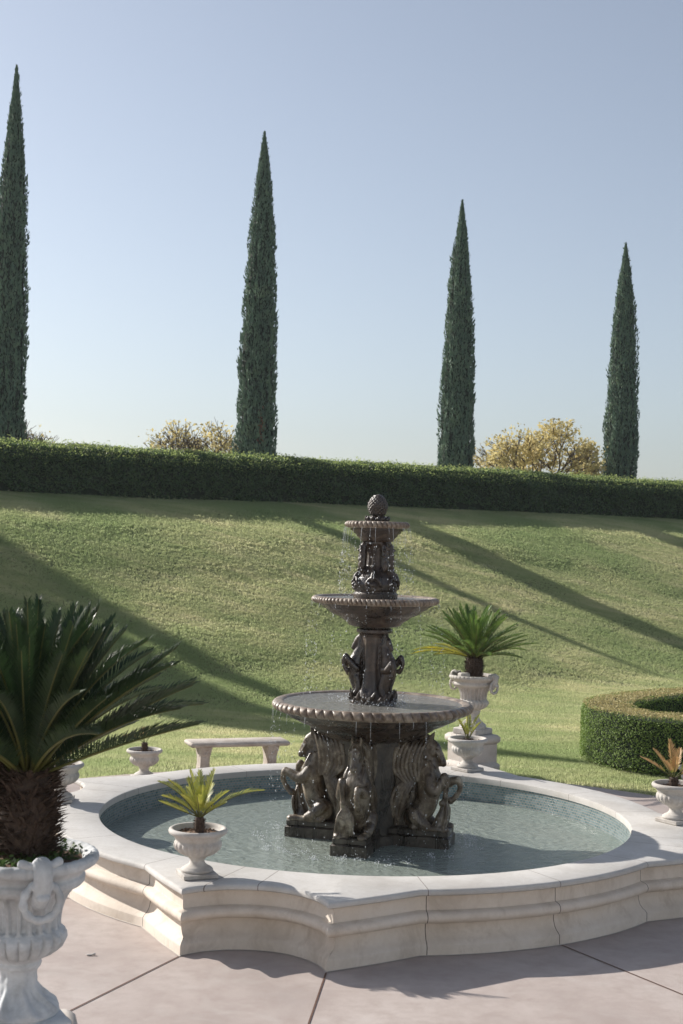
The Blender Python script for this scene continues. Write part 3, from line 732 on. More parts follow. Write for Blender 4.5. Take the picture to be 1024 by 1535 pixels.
# falling water: threads breaking into drops from every lip, and splashes
def falling():
    b = MB()
    def drop(x, y, z, r, st=1.0):
        b.add([(x + r, y, z), (x, y + r, z), (x - r, y, z), (x, y - r, z), (x, y, z + r * 1.3 * st), (x, y, z - r * st)], [(0, 1, 4), (1, 2, 4), (2, 3, 4), (3, 0, 4), (1, 0, 5), (2, 1, 5), (3, 2, 5), (0, 3, 5)])
    def stream(a, Rr, z0, z1, solid, v=.12, n=26, r=.0028):
        x0, y0 = FC.x + Rr * math.cos(a), FC.y + Rr * math.sin(a)
        def at(z):
            t = math.sqrt(max(0, 2 * (z0 - z) / 9.8)); return x0 + v * t * math.cos(a), y0 + v * t * math.sin(a)
        if solid > 0:
            pts = [(*at(z0 - solid * u), z0 - solid * u) for u in (0, .33, .66, 1)]
            b.tube(pts, [r * .9, r * .7, r * .55, r * .3], 5, sub=2)
        for i in range(n):
            z = z0 - solid - (z0 - z1 - solid) * random.random(); x, y = at(z); j = .004 + .012 * (z0 - z)
            drop(x + random.gauss(0, j), y + random.gauss(0, j), z, random.uniform(.0016, .0042), random.uniform(1, 2.6))
    for k in range(24):
        stream(2 * PI * k / 24 + random.uniform(-.13, .13), .297, 3.055, 2.43, random.uniform(.02, .2), .12, 20, .0018)
    for k in range(22):
        stream(2 * PI * k / 22 + random.uniform(-.1, .1), .58, 2.37, 1.49, random.uniform(0, .06), .15, 18, .0022)
    for k in range(46):
        a = 2 * PI * k / 46 + .03
        if random.random() < .66: stream(a, .905, 1.40, ZW, random.uniform(.0, .2) ** 1.2, .05, int(random.uniform(14, 34)), .0018)
    for _ in range(450):                                            # splashes in the pool
        a = random.uniform(0, 2 * PI); r_ = .92 + random.gauss(0, .10); h = abs(random.gauss(0, .035))
        drop(FC.x + r_ * math.cos(a), FC.y + r_ * math.sin(a), ZW + h, random.uniform(.0015, .004))
    for _ in range(350):
        a = random.uniform(0, 2 * PI); r_ = .24 + abs(random.gauss(0, .07)); h = abs(random.gauss(0, .03))
        drop(FC.x + r_ * math.cos(a), FC.y + r_ * math.sin(a), 1.465 + h, random.uniform(.002, .005))
    for _ in range(46):                                              # broken water where the threads land
        a = random.uniform(0, 2 * PI); r_ = .93 + random.gauss(0, .05); x, y = FC.x + r_ * math.cos(a), FC.y + r_ * math.sin(a)
        for q in range(22):
            h = abs(random.gauss(0, .016)); drop(x + random.gauss(0, .022), y + random.gauss(0, .020), ZW + h, random.uniform(.0015, .0055))
    o = b.build('falling_water', M['drop']); tag(o, 'thin threads and drops of water falling from the fountain bowls', 'water', kind='stuff')
falling()

# ------------------------------------------------------------------ urns
def small_urn(name, loc, rz, label):
    t = empty(name, loc, rz); tag(t, label, 'urn', 'small stone urns round the pool')
    b = MB(); b.box((0, 0, .018), (.255, .255, .036), bev=.006)
    b.build('plinth', M['urn'], t, autos=40)
    def mod(r, z, a):
        if .155 < z < .262:
            k = math.sin(PI * (z - .155) / .107); return r + k * .010 * (abs(math.sin(11 * a)) ** .6 - .5) * 1.6
        return r
    prof = [(.10, .034), (.112, .037), (.118, .048), (.112, .060), (.10, .064), (.098, .070), (.082, .076), (.062, .092), (.052, .112), (.052, .125), (.064, .133), (.066, .142), (.075, .150), (.105, .158), (.135, .176), (.158, .20), (.170, .228), (.170, .25), (.160, .262), (.163, .272), (.176, .295), (.180, .304), (.200, .309), (.212, .318), (.216, .331), (.211, .345), (.197, .353), (.182, .348), (.176, .335), (.170, .318), (.165, .312)]
    b = MB(); b.lathe(prof, 132, mod=mod, cap=False); b.build('bowl', M['urn'], t)
    b = MB(); k = 28; rr = [.01, .05, .10, .172]
    b.add([(r * math.cos(2 * PI * i / k), r * math.sin(2 * PI * i / k), .322 - .02 * (r / .17) + random.uniform(-.004, .004)) for r in rr for i in range(k)], [(l * k + i, l * k + (i + 1) % k, (l + 1) * k + (i + 1) % k, (l + 1) * k + i) for l in range(3) for i in range(k)])
    for _ in range(90):
        a = random.uniform(0, 2 * PI); r_ = .16 * math.sqrt(random.random()); q = random.uniform(.004, .010)
        b.ell((r_ * math.cos(a), r_ * math.sin(a), .318), (q, q * .8, q * .6), 6, 4)
    b.build('soil', M['soil'], t)
    return t

def big_urn(loc, rz, label, m_):
    """campana urn with two ringed mask handles; handles on the local x axis"""
    t = empty('large_urn', loc, rz); tag(t, label, 'urn', 'large ring handled urns')
    b = MB(); b.box((0, 0, .038), (.36, .36, .076), bev=.01); b.build('plinth', m_, t, autos=40)
    def mod(r, z, a):
        if .09 < z < .20:            # acanthus foot
            k = math.sin(PI * (z - .09) / .11); return r * (1 + .12 * k * math.cos(8 * a) + .05 * k * math.cos(16 * a + 40 * z))
        if .2 < z < .27: return r * (1 + .05 * math.cos(8 * a))
        if .315 < z < .425:          # gadroons
            k = math.sin(PI * (z - .315) / .11) ** .5; return r + k * .024 * (abs(math.sin(11 * a)) ** .5 - .75)
        if .435 < z < .60:           # hollow flutes with round feet
            u = (a * 11 / PI) % 1.0; w = abs(u - .5) * 2; zz = (z - .435) / .165
            k = 1 if zz > .22 else (1 if w < math.sqrt(max(0, 1 - ((.22 - zz) / .22) ** 2)) * .85 else 0)
            g = (1 - w / .80) if w < .80 else 0
            return r - .020 * k * min(1, g * 2.2) + (.004 if .80 <= w < .92 else 0)
        if z > .70 and r > .27:      # bead on the rim
            return r + .011 * (abs(math.sin(17 * a)) ** .4 - .6)
        return r
    prof = [(.165, .074), (.172, .085), (.168, .10), (.150, .118), (.118, .14), (.092, .17), (.078, .20), (.073, .235), (.078, .262), (.09, .272), (.094, .285), (.09, .297), (.098, .306), (.118, .316), (.150, .334), (.178, .36), (.192, .388), (.190, .412), (.178, .426), (.168, .434), (.165, .445), (.166, .47), (.170, .505), (.180, .54), (.198, .575), (.222, .602), (.236, .612), (.252, .616), (.262, .628), (.264, .648), (.255, .660), (.258, .668), (.275, .684), (.292, .692), (.305, .700), (.314, .714), (.316, .728), (.308, .742), (.294, .748), (.278, .742), (.262, .728), (.252, .712), (.24, .69)]
    fine = []
    for i in range(len(prof) - 1):
        for q in range(3): u = q / 3; fine.append((prof[i][0] * (1 - u) + prof[i + 1][0] * u, prof[i][1] * (1 - u) + prof[i + 1][1] * u))
    fine.append(prof[-1])
    b = MB(); b.lathe(fine, 308, mod=mod, cap=False); b.build('body', m_, t)
    for s in (1, -1):
        b = MB()
        b.tube([(s * .27, 0, .745), (s * .315, 0, .755), (s * .335, 0, .725), (s * .325, 0, .67), (s * .295, 0, .61), (s * .265, 0, .585)], [.030, .034, .036, .036, .033, .024], 12, 1.1)
        b.tube([(s * .285, -.075, .758), (s * .300, -.04, .750), (s * .305, 0, .752), (s * .300, .04, .750), (s * .285, .075, .758)], [.020, .016, .018, .016, .020], 10, up=(0, 0, 1))
        b.ell((s * .33, -.03, .675), (.018, .018, .02)); b.ell((s * .33, .03, .675), (.018, .018, .02)); b.ell((s * .345, 0, .63), (.02, .03, .02))
        b.tube([(s * .30, -.02, .76), (s * .345, -.02, .72), (s * .35, -.02, .67)], .010, 8); b.tube([(s * .30, .02, .76), (s * .345, .02, .72), (s * .35, .02, .67)], .010, 8)
        h = remesh(b.build('handle', m_, t), .004, 2)
        b = MB(); pts = []; rad = []
        for i in range(40):
            a = 2 * PI * i / 40; q = .074; pts.append((s * (.318 - .03 * math.cos(a) * 0 + .0), q * math.sin(a), .612 + q * math.cos(a))); rad.append(.0165 + .0028 * math.sin(i * PI / 2 * 1.0))
        b.tube(pts, rad, 10, up=(1, 0, 0), closed=True, sub=1); b.build('ring', m_, h)
    b = MB(); k = 40; rr = [.01, .08, .16, .256]
    b.add([(r * math.cos(2 * PI * i / k), r * math.sin(2 * PI * i / k), .712 + .02 * (1 - r / .256) + random.uniform(-.006, .006)) for r in rr for i in range(k)], [(l * k + i, l * k + (i + 1) % k, (l + 1) * k + (i + 1) % k, (l + 1) * k + i) for l in range(3) for i in range(k)])
    b.build('soil', M['soil'], t)
    return t

def pedestal(loc, rz, h, label, w=.52, apron=True):
    t = empty('pedestal', loc, rz); tag(t, label, 'pedestal')
    b = MB(); b.box((0, 0, h - .055), (w, w, .11), bev=.03); b.build('cap', M['ped'], t, autos=60)
    b = MB(); b.box((0, 0, (h - .11) / 2 + .07), (w * .86, w * .86, h - .11 - .14), bev=.006); b.build('shaft', M['ped'], t, autos=40)
    b = MB(); b.box((0, 0, .085), (w * 1.03, w * 1.03, .17), bev=.06); b.build('base_moulding', M['ped'], t, autos=60)
    return t

# ------------------------------------------------------------------ cycads
def frond(az, el, Ln, droop, leaf=.13, npair=46, wd=.0045, vee=28, bare=.12, twist=0):
    """feather leaf from the origin: returns (rachis MB, leaflet MB)"""
    ns = 22; P = [Vector((0, 0, 0))]; D = []
    ca, sa = math.cos(az), math.sin(az)
    for i in range(ns + 1):
        s = i / ns; e = el - droop * s ** 1.4; a2 = az + twist * s
        D.append(Vector((math.cos(e) * math.cos(a2), math.cos(e) * math.sin(a2), math.sin(e))))
        if i < ns: P.append(P[-1] + D[-1] * (Ln / ns))
    rb = MB(); rb.tube([P[i] for i in range(0, ns + 1, 2)], [.0075 * (1 - .85 * i / ns) * (Ln / .8) ** .5 + .0008 for i in range(0, ns + 1, 2)], 5, sub=1)
    vs = []; fs = []; tt = []
    for k in range(npair):
        s = bare + (1 - bare) * (k + .5) / npair; x = s * ns; i = min(int(x), ns - 1); f = x - i
        p = P[i].lerp(P[i + 1], f); d = D[min(i, ns)].normalized()
        side = Vector((-d.y, d.x, 0))
        if side.length < .05: side = Vector((-sa, ca, 0))
        side.normalize(); upv = side.cross(d) * -1
        if upv.z < 0: upv = -upv
        env = min(1, (s - bare) / .18 + .45) * (1 if s < .7 else max(.3, 1 - (s - .7) / .3 * .65))
        for sg in (-1, 1):
            ang = R(62 - 34 * s) + random.uniform(-.07, .07); v = R(vee) + random.uniform(-.08, .08)
            dr = d * math.cos(ang) + (side * sg * math.cos(v) + upv * math.sin(v)) * math.sin(ang)
            l = leaf * env * random.uniform(.8, 1.1); wv = d.cross(dr).cross(dr).normalized() * wd
            m_ = p + dr * l * .5 + upv * (.02 * l); e = p + dr * l - Vector((0, 0, l * .10)) * random.uniform(.3, 1.6)
            b0 = len(vs); vs += [p - wv * .6, p + wv * .6, m_ + wv, m_ - wv, e]; fs += [(b0, b0 + 1, b0 + 2, b0 + 3), (b0 + 3, b0 + 2, b0 + 4)]
            tt += [s, s, s + .12, s + .12, s + .25]
    lb = MB(); lb.add(vs, fs, tt)
    return rb, lb

def trunk(t, h, r, n, stub=.035, z0=0, name='trunk', bulge=.12, up=.5, sm=None):
    b = MB(); prof = []
    for i in range(9):
        u = i / 8; prof.append((r * (1 + bulge * math.sin(PI * u)) * (1 if u < .9 else .8), h * u))
    b.lathe([(p[0] * .9, z0 + p[1]) for p in prof], 28)
    for _ in range(n):
        u = random.random(); a = random.uniform(0, 2 * PI); rr_ = r * .88 * (1 + bulge * math.sin(PI * u)); z = z0 + h * u
        d = Vector((math.cos(a), math.sin(a), random.gauss(up, .35))).normalized(); l = stub * random.uniform(.6, 1.3); w = stub * random.uniform(.08, .16)
        c = Vector((rr_ * math.cos(a), rr_ * math.sin(a), z)); q = Vector((-math.sin(a), math.cos(a), 0)); k_ = d.cross(q)
        b.add([c + q * w, c + k_ * w * .7, c - q * w, c - k_ * w * .7, c + d * l + q * w * .5, c + d * l - q * w * .5 + k_ * w * .2], [(0, 1, 4), (1, 2, 5), (1, 5, 4), (2, 3, 5), (3, 0, 4), (3, 4, 5)], [0, 0, 0, 0, 1, 1])
    return b.build(name, sm or M['stub'], t, smooth=False)

def add_frond(t, top, r0, az, el, Ln, droop, m_, **kw):
    rb, lb = frond(az, el, Ln, droop, **kw)
    loc = (top[0] + r0 * math.cos(az), top[1] + r0 * math.sin(az), top[2])
    f = lb.build('frond', m_, t, smooth=False); f.location = loc
    rb.build('stalk', M['rachis'], f)
    return f

def cycad(loc, h, r, n, Ln, m_, label, leaf=.13, npair=46, seed=1, old=None, stubn=500, stub=.035, elmin=8, rot=0, wd=.0045, dr=(18, 42), vee=30):
    random.seed(seed); t = empty('cycad_palm', loc); tag(t, label, 'palm')
    trunk(t, h, r, stubn, stub)
    for k in range(n):
        u = (k + .5) / n; az = rot + k * 2.39996 + random.uniform(-.25, .25); el = R(elmin + (82 - elmin) * u ** .85) + random.uniform(-.13, .13)
        l = Ln * (1.0 - .12 * u + random.uniform(-.08, .06)); mm = old if (old and u < .16 and 1.9 < az % (2 * PI) < 4.6) else m_
        add_frond(t, (0, 0, h - .02 + .03 * u), r * .55 * (1 - u * .6), az, el, l, R(random.uniform(*dr)), mm, leaf=leaf * random.uniform(.9, 1.05), npair=npair, wd=wd, vee=vee, twist=random.uniform(-.22, .22))
    return t

def young_palm(loc, rz, fr, m_, label, h=.115, r=.036, leaf=.07, npair=22, wd=.0038):
    t = empty('young_palm', loc, rz); tag(t, label, 'palm', 'young palms in the small urns')
    trunk(t, h, r, 170, .018, sm=M['stub'])
    for (az, el, l, dp) in fr:
        add_frond(t, (0, 0, h), r * .4, R(az), R(el), l, R(dp), m_, leaf=leaf, npair=npair, wd=wd, vee=34, bare=.22)
    return t

# positions of the set pieces
def pol(a, r, z=0): return (PC.x + r * math.cos(R(a)), PC.y + r * math.sin(R(a)), z)
ped_b = pedestal((1.74, 18.12, 0), R(32), .49, 'square cream stone pedestal under the large white urn behind the pool')
big_urn((1.74, 18.12, .49), R(-42), 'tall white urn with ring handles holding a green cycad behind the pool', M['urn'])
cycad((1.74, 18.12, .49 + .72), .26, .105, 66, .74, M['cycad_mid'], 'green cycad with a full round crown in the tall white urn behind the pool', leaf=.12, npair=48, seed=11, old=M['cycad_old'], stubn=700, stub=.034, elmin=12, rot=.4, wd=.0042, dr=(4, 36))
b = MB(); b.box((-.14, 0, .02), (.13, .10, .05), .4, bev=.012); o = b.build('stone_block', M['urn'], autos=40); o.location = (1.74, 18.0, .49 + .735); tag(o, 'small pale stone block lying in the rim of the tall white urn', 'stone')

pedestal((-1.30, 5.98, 0), R(15), .885, 'stone pedestal under the large grey urn in the foreground')
big_urn((-1.30, 5.98, .885), R(-63), 'large grey fluted urn with ring handle in the near left foreground', M['urn_grey'])
fg = cycad((-1.285, 5.98, .885 + .72), .37, .113, 84, .77, M['cycad_dark'], 'big dark cycad filling the left edge in the grey foreground urn', leaf=.125, npair=84, seed=5, stubn=950, stub=.060, elmin=20, rot=1.0, wd=.0034, dr=(2, 40), vee=40)
b = MB()
for _ in range(900):
    a = random.uniform(0, 2 * PI); r_ = .25 * math.sqrt(random.random()); c = Vector((r_ * math.cos(a), r_ * math.sin(a), .725 + random.uniform(0, .035))); q = .011
    d1 = Vector((random.gauss(0, 1), random.gauss(0, 1), random.gauss(0, .5))).normalized() * q; d2 = Vector((random.gauss(0, 1), random.gauss(0, 1), random.gauss(0, .5))).normalized() * q
    b.add([c - d1, c - d2, c + d1, c + d2], [(0, 1, 2, 3)])
o = b.build('ground_cover', M['moss'], smooth=False); o.location = (-1.30, 5.98, .885); tag(o, 'low green ground cover at the foot of the big dark cycad', 'plant', kind='stuff')
# the offset on the side of the near trunk
random.seed(3); tr = trunk(fg, .20, .055, 420, .03, .0, 'offset_trunk'); tr.location = (-.15, -.06, .26)

u1 = small_urn('small_urn', (-.985, 10.41, ZC), R(20), 'small white urn on the near left corner of the coping, yellow green palm in it')
young_palm(tuple(u1.location + Vector((0.01, 0, .315))), 0, [(-4, 40, .50, 38), (178, 40, .30, 30), (165, 52, .40, 40), (190, 20, .30, -5), (100, 78, .33, 10), (55, 70, .35, 8), (265, 62, .20, 10), (310, 45, .20, 15), (130, 66, .30, 20), (20, 50, .26, 20), (215, 55, .22, 15), (330, 35, .24, 10), (150, 78, .34, 8), (75, 50, .3, 20), (120, 45, .3, 25), (280, 78, .24, 6), (185, 62, .34, 30)], M['palm_young'], 'yellow green young palm with one long frond reaching right over the pool', leaf=.085, npair=24, wd=.0034)
u2 = small_urn('small_urn', (-2.52, 13.10, ZC), R(5), 'small white urn on the left coping beside the dark foreground trunk')
young_palm(tuple(u2.location + Vector((0, 0, .315))), 0, [(20, 60, .25, 15), (110, 70, .25, 15), (200, 55, .25, 20), (290, 60, .22, 15), (150, 40, .25, 10)], M['palm_young'], 'little palm in the left coping urn behind the foreground fronds')
u3 = small_urn('small_urn', (-2.28, 17.05, 0), R(35), 'small stone urn standing on the paving by the lawn left of the bench')
young_palm(tuple(u3.location + Vector((0, 0, .315))), 0, [(190, 35, .25, 40), (250, 50, .2, 30), (20, 60, .18, 30), (110, 70, .18, 20)], M['palm_orange'], 'sparse brown palm in the urn left of the bench', npair=14)
u4 = small_urn('small_urn', pol(65.0, 2.72, ZC), R(40), 'small white urn on the far coping in front of the square pedestal')
young_palm(tuple(u4.location + Vector((0, 0, .315))), 0, [(100, 84, .30, 8), (150, 66, .26, 20), (35, 66, .28, 15), (250, 62, .22, 20), (320, 58, .24, 15), (75, 74, .25, 10), (200, 70, .18, 20)], M['palm_young'], 'small upright yellow green palm in the far coping urn', h=.03, leaf=.06)
u5 = small_urn('small_urn', pol(-1.5, 2.80, ZC), R(35), 'small white urn on the right coping holding the orange tipped palm')
young_palm(tuple(u5.location + Vector((-.02, 0, .315))), 0, [(180, 34, .33, 8), (165, 58, .29, 10), (108, 80, .33, 8), (60, 60, .28, 10), (265, 70, .20, 10), (15, 42, .28, 10), (340, 30, .24, 10), (225, 50, .22, 10)], M['palm_orange'], 'orange tipped young palm in the right coping urn', h=.09, r=.040, leaf=.085)
u6 = small_urn('small_urn', (4.26, 16.80, 0), R(10), 'small stone urn on the paving cut by the right edge behind the orange palm')
random.seed(21)

# ------------------------------------------------------------------ bench
bn = empty('stone_bench', (-1.20, 17.42, 0), R(19)); tag(bn, 'pale stone garden bench with scroll carved legs at the lawn edge', 'bench')
b = MB(); b.box((0, 0, .405), (1.24, .40, .055), bev=.018); b.build('seat', M['bench'], bn, autos=60)
for s in (-1, 1):
    b = MB()
    prof = [(.0, .150), (.03, .155), (.045, .13), (.10, .105), (.17, .095), (.24, .105), (.30, .13), (.345, .155), (.378, .158)]
    for side in (1,):
        vs = []; fs = []
        for (z, d) in prof:
            w = .075 - .018 * math.sin(PI * z / .378)
            vs += [(s * .42 - w, -d, z), (s * .42 + w, -d, z), (s * .42 + w, d, z), (s * .42 - w, d, z)]
        for l in range(len(prof) - 1):
            for i in range(4): fs.append((l * 4 + i, l * 4 + (i + 1) % 4, (l + 1) * 4 + (i + 1) % 4, (l + 1) * 4 + i))
        fs += [(3, 2, 1, 0), tuple((len(prof) - 1) * 4 + i for i in range(4))]
        b.add(vs, fs)
    for y_ in (-1, 1):
        for (zc, q0) in ((.31, .045), (.075, .038)):
            pts = []
            for i in range(14):
                th = i * .6; q = q0 * (1 - i / 17); pts.append((s * .42 + q * math.cos(th), y_ * (np.interp(zc, [p[0] for p in prof], [p[1] for p in prof]) + .004), zc + q * math.sin(th)))
            b.tube(pts, .009, 6, sub=2)
        for i in range(7):
            z = .12 + .02 * i; b.tube([(s * .42 - .035, y_ * .105, z + .012), (s * .42, y_ * .112, z), (s * .42 + .035, y_ * .105, z + .012)], .008, 6, sub=2)
    for x_ in (-1, 1):
        for (zc, q0) in ((.30, .06), (.08, .05)):
            pts = []
            for i in range(16):
                th = i * .6; q = q0 * (1 - i / 18); pts.append((s * .42 + x_ * (.064), -.05 + q * math.cos(th), zc + q * math.sin(th)))
            b.tube(pts, .009, 6, sub=2)
    b.box((s * .42, 0, .012), (.20, .34, .028), bev=.005)
    remesh(b.build('leg', M['bench'], bn), .006, 1)

# ------------------------------------------------------------------ leafy things
def leaves(name, P, Nn, size, aspect, m_, parent=None, jit=.9, up=0.0, curl=True):
    """one four-cornered leaf at every point, roughly facing Nn"""
    k = len(P); d = Nn + rng.normal(0, jit, (k, 3)); d[:, 2] += up; d /= np.linalg.norm(d, axis=1, keepdims=True) + 1e-9
    a = np.cross(d, rng.normal(0, 1, (k, 3))); a /= np.linalg.norm(a, axis=1, keepdims=True) + 1e-9; b_ = np.cross(d, a)
    s = (size * rng.uniform(.6, 1.3, k))[:, None]; V = np.zeros((k, 4, 3))
    V[:, 0] = P - a * s; V[:, 1] = P - b_ * s * aspect + d * s * .15; V[:, 2] = P + a * s; V[:, 3] = P + b_ * s * aspect + d * s * .15
    return np_mesh(name, V.reshape(-1, 3), 4, m_, parent)

# back hedge along the crest
hg = empty('clipped_hedge', (*crest(20, 31.8), hz(*crest(20, 31.8)))); tag(hg, 'long dark green clipped hedge running along the top of the lawn', 'hedge')
HO = Vector(hg.location)
def hedge_pts(k, m0, m1, face):
    m_ = rng.uniform(m0, m1, k); dep = np.abs(rng.normal(0, .07, k))
    if face == 'f': n_ = 31.2 + dep; z = rng.uniform(.0, 1.22, k); nr = np.tile([CY, -CX, 0.15], (k, 1))
    elif face == 'b': n_ = 32.4 - dep; z = rng.uniform(.0, 1.2, k); nr = np.tile([-CY, CX, 0.15], (k, 1))
    else: n_ = rng.uniform(31.2, 32.4, k); z = 1.22 - dep * .7; nr = np.tile([0, 0, 1.0], (k, 1))
    w = np.array([noise.noise((a * .5, b_ * .8 + (c * .9 if face != 't' else 0), 1.7)) for a, b_, c in zip(m_, n_, z)])
    w2 = np.array([noise.noise((a * 2.4, c * 2.4, b_ * 2.0)) for a, b_, c in zip(m_, n_, z)])
    if face == 'f': n_ = n_ + 5 * np.maximum(z - 1.05, 0) ** 2
    if face == 't': z = z - .24 + .21 * (n_ - 31.2) - 2.0 * np.maximum(31.40 - n_, 0) ** 2
    if face == 'b': z = z * 1.0
    if face == 'f': z = z * .82
    if face == 'f': n_ = n_ - .08 * w - .15 * w2 + np.abs(rng.normal(0, .06, k))
    elif face == 't': z = z + .035 * w + .03 * w2
    elif face == 'b': n_ = n_ + .06 * w
    keep = np.ones(k, bool)
    if face == 'f': keep = ~((z < .30) & (w2 > .22 + z * .6))
    X = CX * m_ - CY * n_; Y = CY * m_ + CX * n_; base = np.array([hz(x, y) for x, y in zip(CX * m_ - CY * 31.8, CY * m_ + CX * 31.8)])
    base = np.where(n_ < 31.5, np.array([hz(x, y) for x, y in zip(X, Y)]) - .05, base)
    z0_ = 0
    P = np.stack([X - HO.x, Y - HO.y, base + z - HO.z], 1); return P[keep], nr[keep]
pf = [hedge_pts(60000, 7, 39, 'f'), hedge_pts(42000, 7, 39, 't'), hedge_pts(9000, 7, 39, 'b'), hedge_pts(2500, -4, 7, 'f'), hedge_pts(2500, -4, 7, 't'), hedge_pts(2500, -4, 7, 'b')]
leaves('foliage', np.concatenate([p[0] for p in pf]), np.concatenate([p[1] for p in pf]), .040, .40, M['hedge'], hg, .9, .3)
sp = hedge_pts(22000, 7, 39, 't')                                    # shoots above the clipped top, sunlight put into their pale colour
P = sp[0]; k = len(P); P[:, 2] += rng.uniform(.02, .16, k) * (rng.random(k) ** 2); leaves('shoots', P, sp[1] * 0, .032, .35, M['hedge_sunlit'], hg, .6, .0)
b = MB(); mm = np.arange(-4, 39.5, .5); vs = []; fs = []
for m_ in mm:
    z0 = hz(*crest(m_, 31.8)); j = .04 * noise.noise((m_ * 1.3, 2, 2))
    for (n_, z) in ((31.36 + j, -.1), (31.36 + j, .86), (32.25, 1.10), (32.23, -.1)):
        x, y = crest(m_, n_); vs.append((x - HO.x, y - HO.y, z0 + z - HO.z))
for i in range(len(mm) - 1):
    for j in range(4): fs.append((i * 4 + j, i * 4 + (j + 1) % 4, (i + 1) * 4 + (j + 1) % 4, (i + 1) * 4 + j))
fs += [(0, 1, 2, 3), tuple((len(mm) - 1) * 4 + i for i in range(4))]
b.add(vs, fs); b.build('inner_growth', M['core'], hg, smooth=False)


# box hedge on the right: a curved bed edge
def catmull(P, sub=8):
    o = []; P = [Vector(p) for p in P]; m = len(P)
    for i in range(m - 1):
        p0, p1, p2, p3 = P[max(i - 1, 0)], P[i], P[i + 1], P[min(i + 2, m - 1)]
        for k in range(sub):
            t = k / sub; o.append(.5 * ((2 * p1) + (p2 - p0) * t + (2 * p0 - 5 * p1 + 4 * p2 - p3) * t * t + (3 * p1 - p0 - 3 * p2 + p3) * t ** 3))
    o.append(P[-1]); return o
cl = catmull([(7.6, 22.4), (6.4, 22.1), (5.3, 21.65), (4.45, 20.95), (3.86, 20.1), (3.74, 19.3), (3.98, 18.7), (4.6, 18.38), (5.6, 18.3), (6.8, 18.5), (7.8, 18.9)], 10)
bx = empty('box_hedge', (3.8, 19.3, 0)); tag(bx, 'low curved box hedge with a scorched yellow top on the lawn at right', 'hedge')
HW, HH = .36, .75
seg = np.array([[p.x, p.y] for p in cl]); dl = np.linalg.norm(np.diff(seg, axis=0), axis=1); cum = np.concatenate([[0], np.cumsum(dl)])
def along(s, off):
    x = np.interp(s, cum, seg[:, 0]); y = np.interp(s, cum, seg[:, 1]); x2 = np.interp(np.minimum(s + .05, cum[-1]), cum, seg[:, 0]); y2 = np.interp(np.minimum(s + .05, cum[-1]), cum, seg[:, 1]); x1 = np.interp(np.maximum(s - .05, 0), cum, seg[:, 0]); y1 = np.interp(np.maximum(s - .05, 0), cum, seg[:, 1])
    tx, ty = x2 - x1, y2 - y1; l = np.hypot(tx, ty) + 1e-9; nx, ny = ty / l, -tx / l; return x + nx * off, y + ny * off, nx, ny
def lump(x, y, z): return np.array([noise.noise((a * 3.2, b_ * 3.2, c * 3.2)) for a, b_, c in zip(x, y, z)])
def box_side(k, sgn):
    s = rng.uniform(0, cum[-1], k); z = rng.uniform(.02, HH, k) ; dep = np.abs(rng.normal(0, .035, k)); top = np.clip((z - HH + .08) / .08, 0, 1)
    off = sgn * (HW - dep - .05 * top ** 2); x, y, nx, ny = along(s, off); w = lump(x, y, z); x += nx * sgn * .03 * w; y += ny * sgn * .03 * w
    return np.stack([x, y, z + .0 * w], 1), np.stack([nx * sgn, ny * sgn, .2 + top], 1)
def box_top(k):
    s = rng.uniform(0, cum[-1], k); off = rng.uniform(-HW + .02, HW - .02, k); x, y, nx, ny = along(s, off); w = lump(x, y, x * 0)
    return np.stack([x, y, HH - np.abs(rng.normal(0, .018, k)) + .02 * w], 1), np.tile([0, 0, 1.0], (k, 1))
S1 = [box_side(42000, 1), box_side(30000, -1)]
off_ = np.array([3.8, 19.3, 0])
leaves('foliage', np.concatenate([s_[0] for s_ in S1]) - off_, np.concatenate([s_[1] for s_ in S1]), .0125, .6, M['boxleaf'], bx, .75, .1)
S2 = box_top(26000); leaves('scorched_top', S2[0] - off_, S2[1], .0125, .55, M['boxtop'], bx, .8, .1)
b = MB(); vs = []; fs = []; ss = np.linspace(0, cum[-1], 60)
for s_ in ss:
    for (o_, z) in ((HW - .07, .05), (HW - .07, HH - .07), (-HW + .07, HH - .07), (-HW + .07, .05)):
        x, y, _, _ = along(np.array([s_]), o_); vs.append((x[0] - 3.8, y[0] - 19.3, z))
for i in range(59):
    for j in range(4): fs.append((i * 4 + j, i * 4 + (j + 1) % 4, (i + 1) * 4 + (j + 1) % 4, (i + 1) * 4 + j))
b.add(vs, fs); b.build('inner_growth', M['core'], bx, smooth=False)

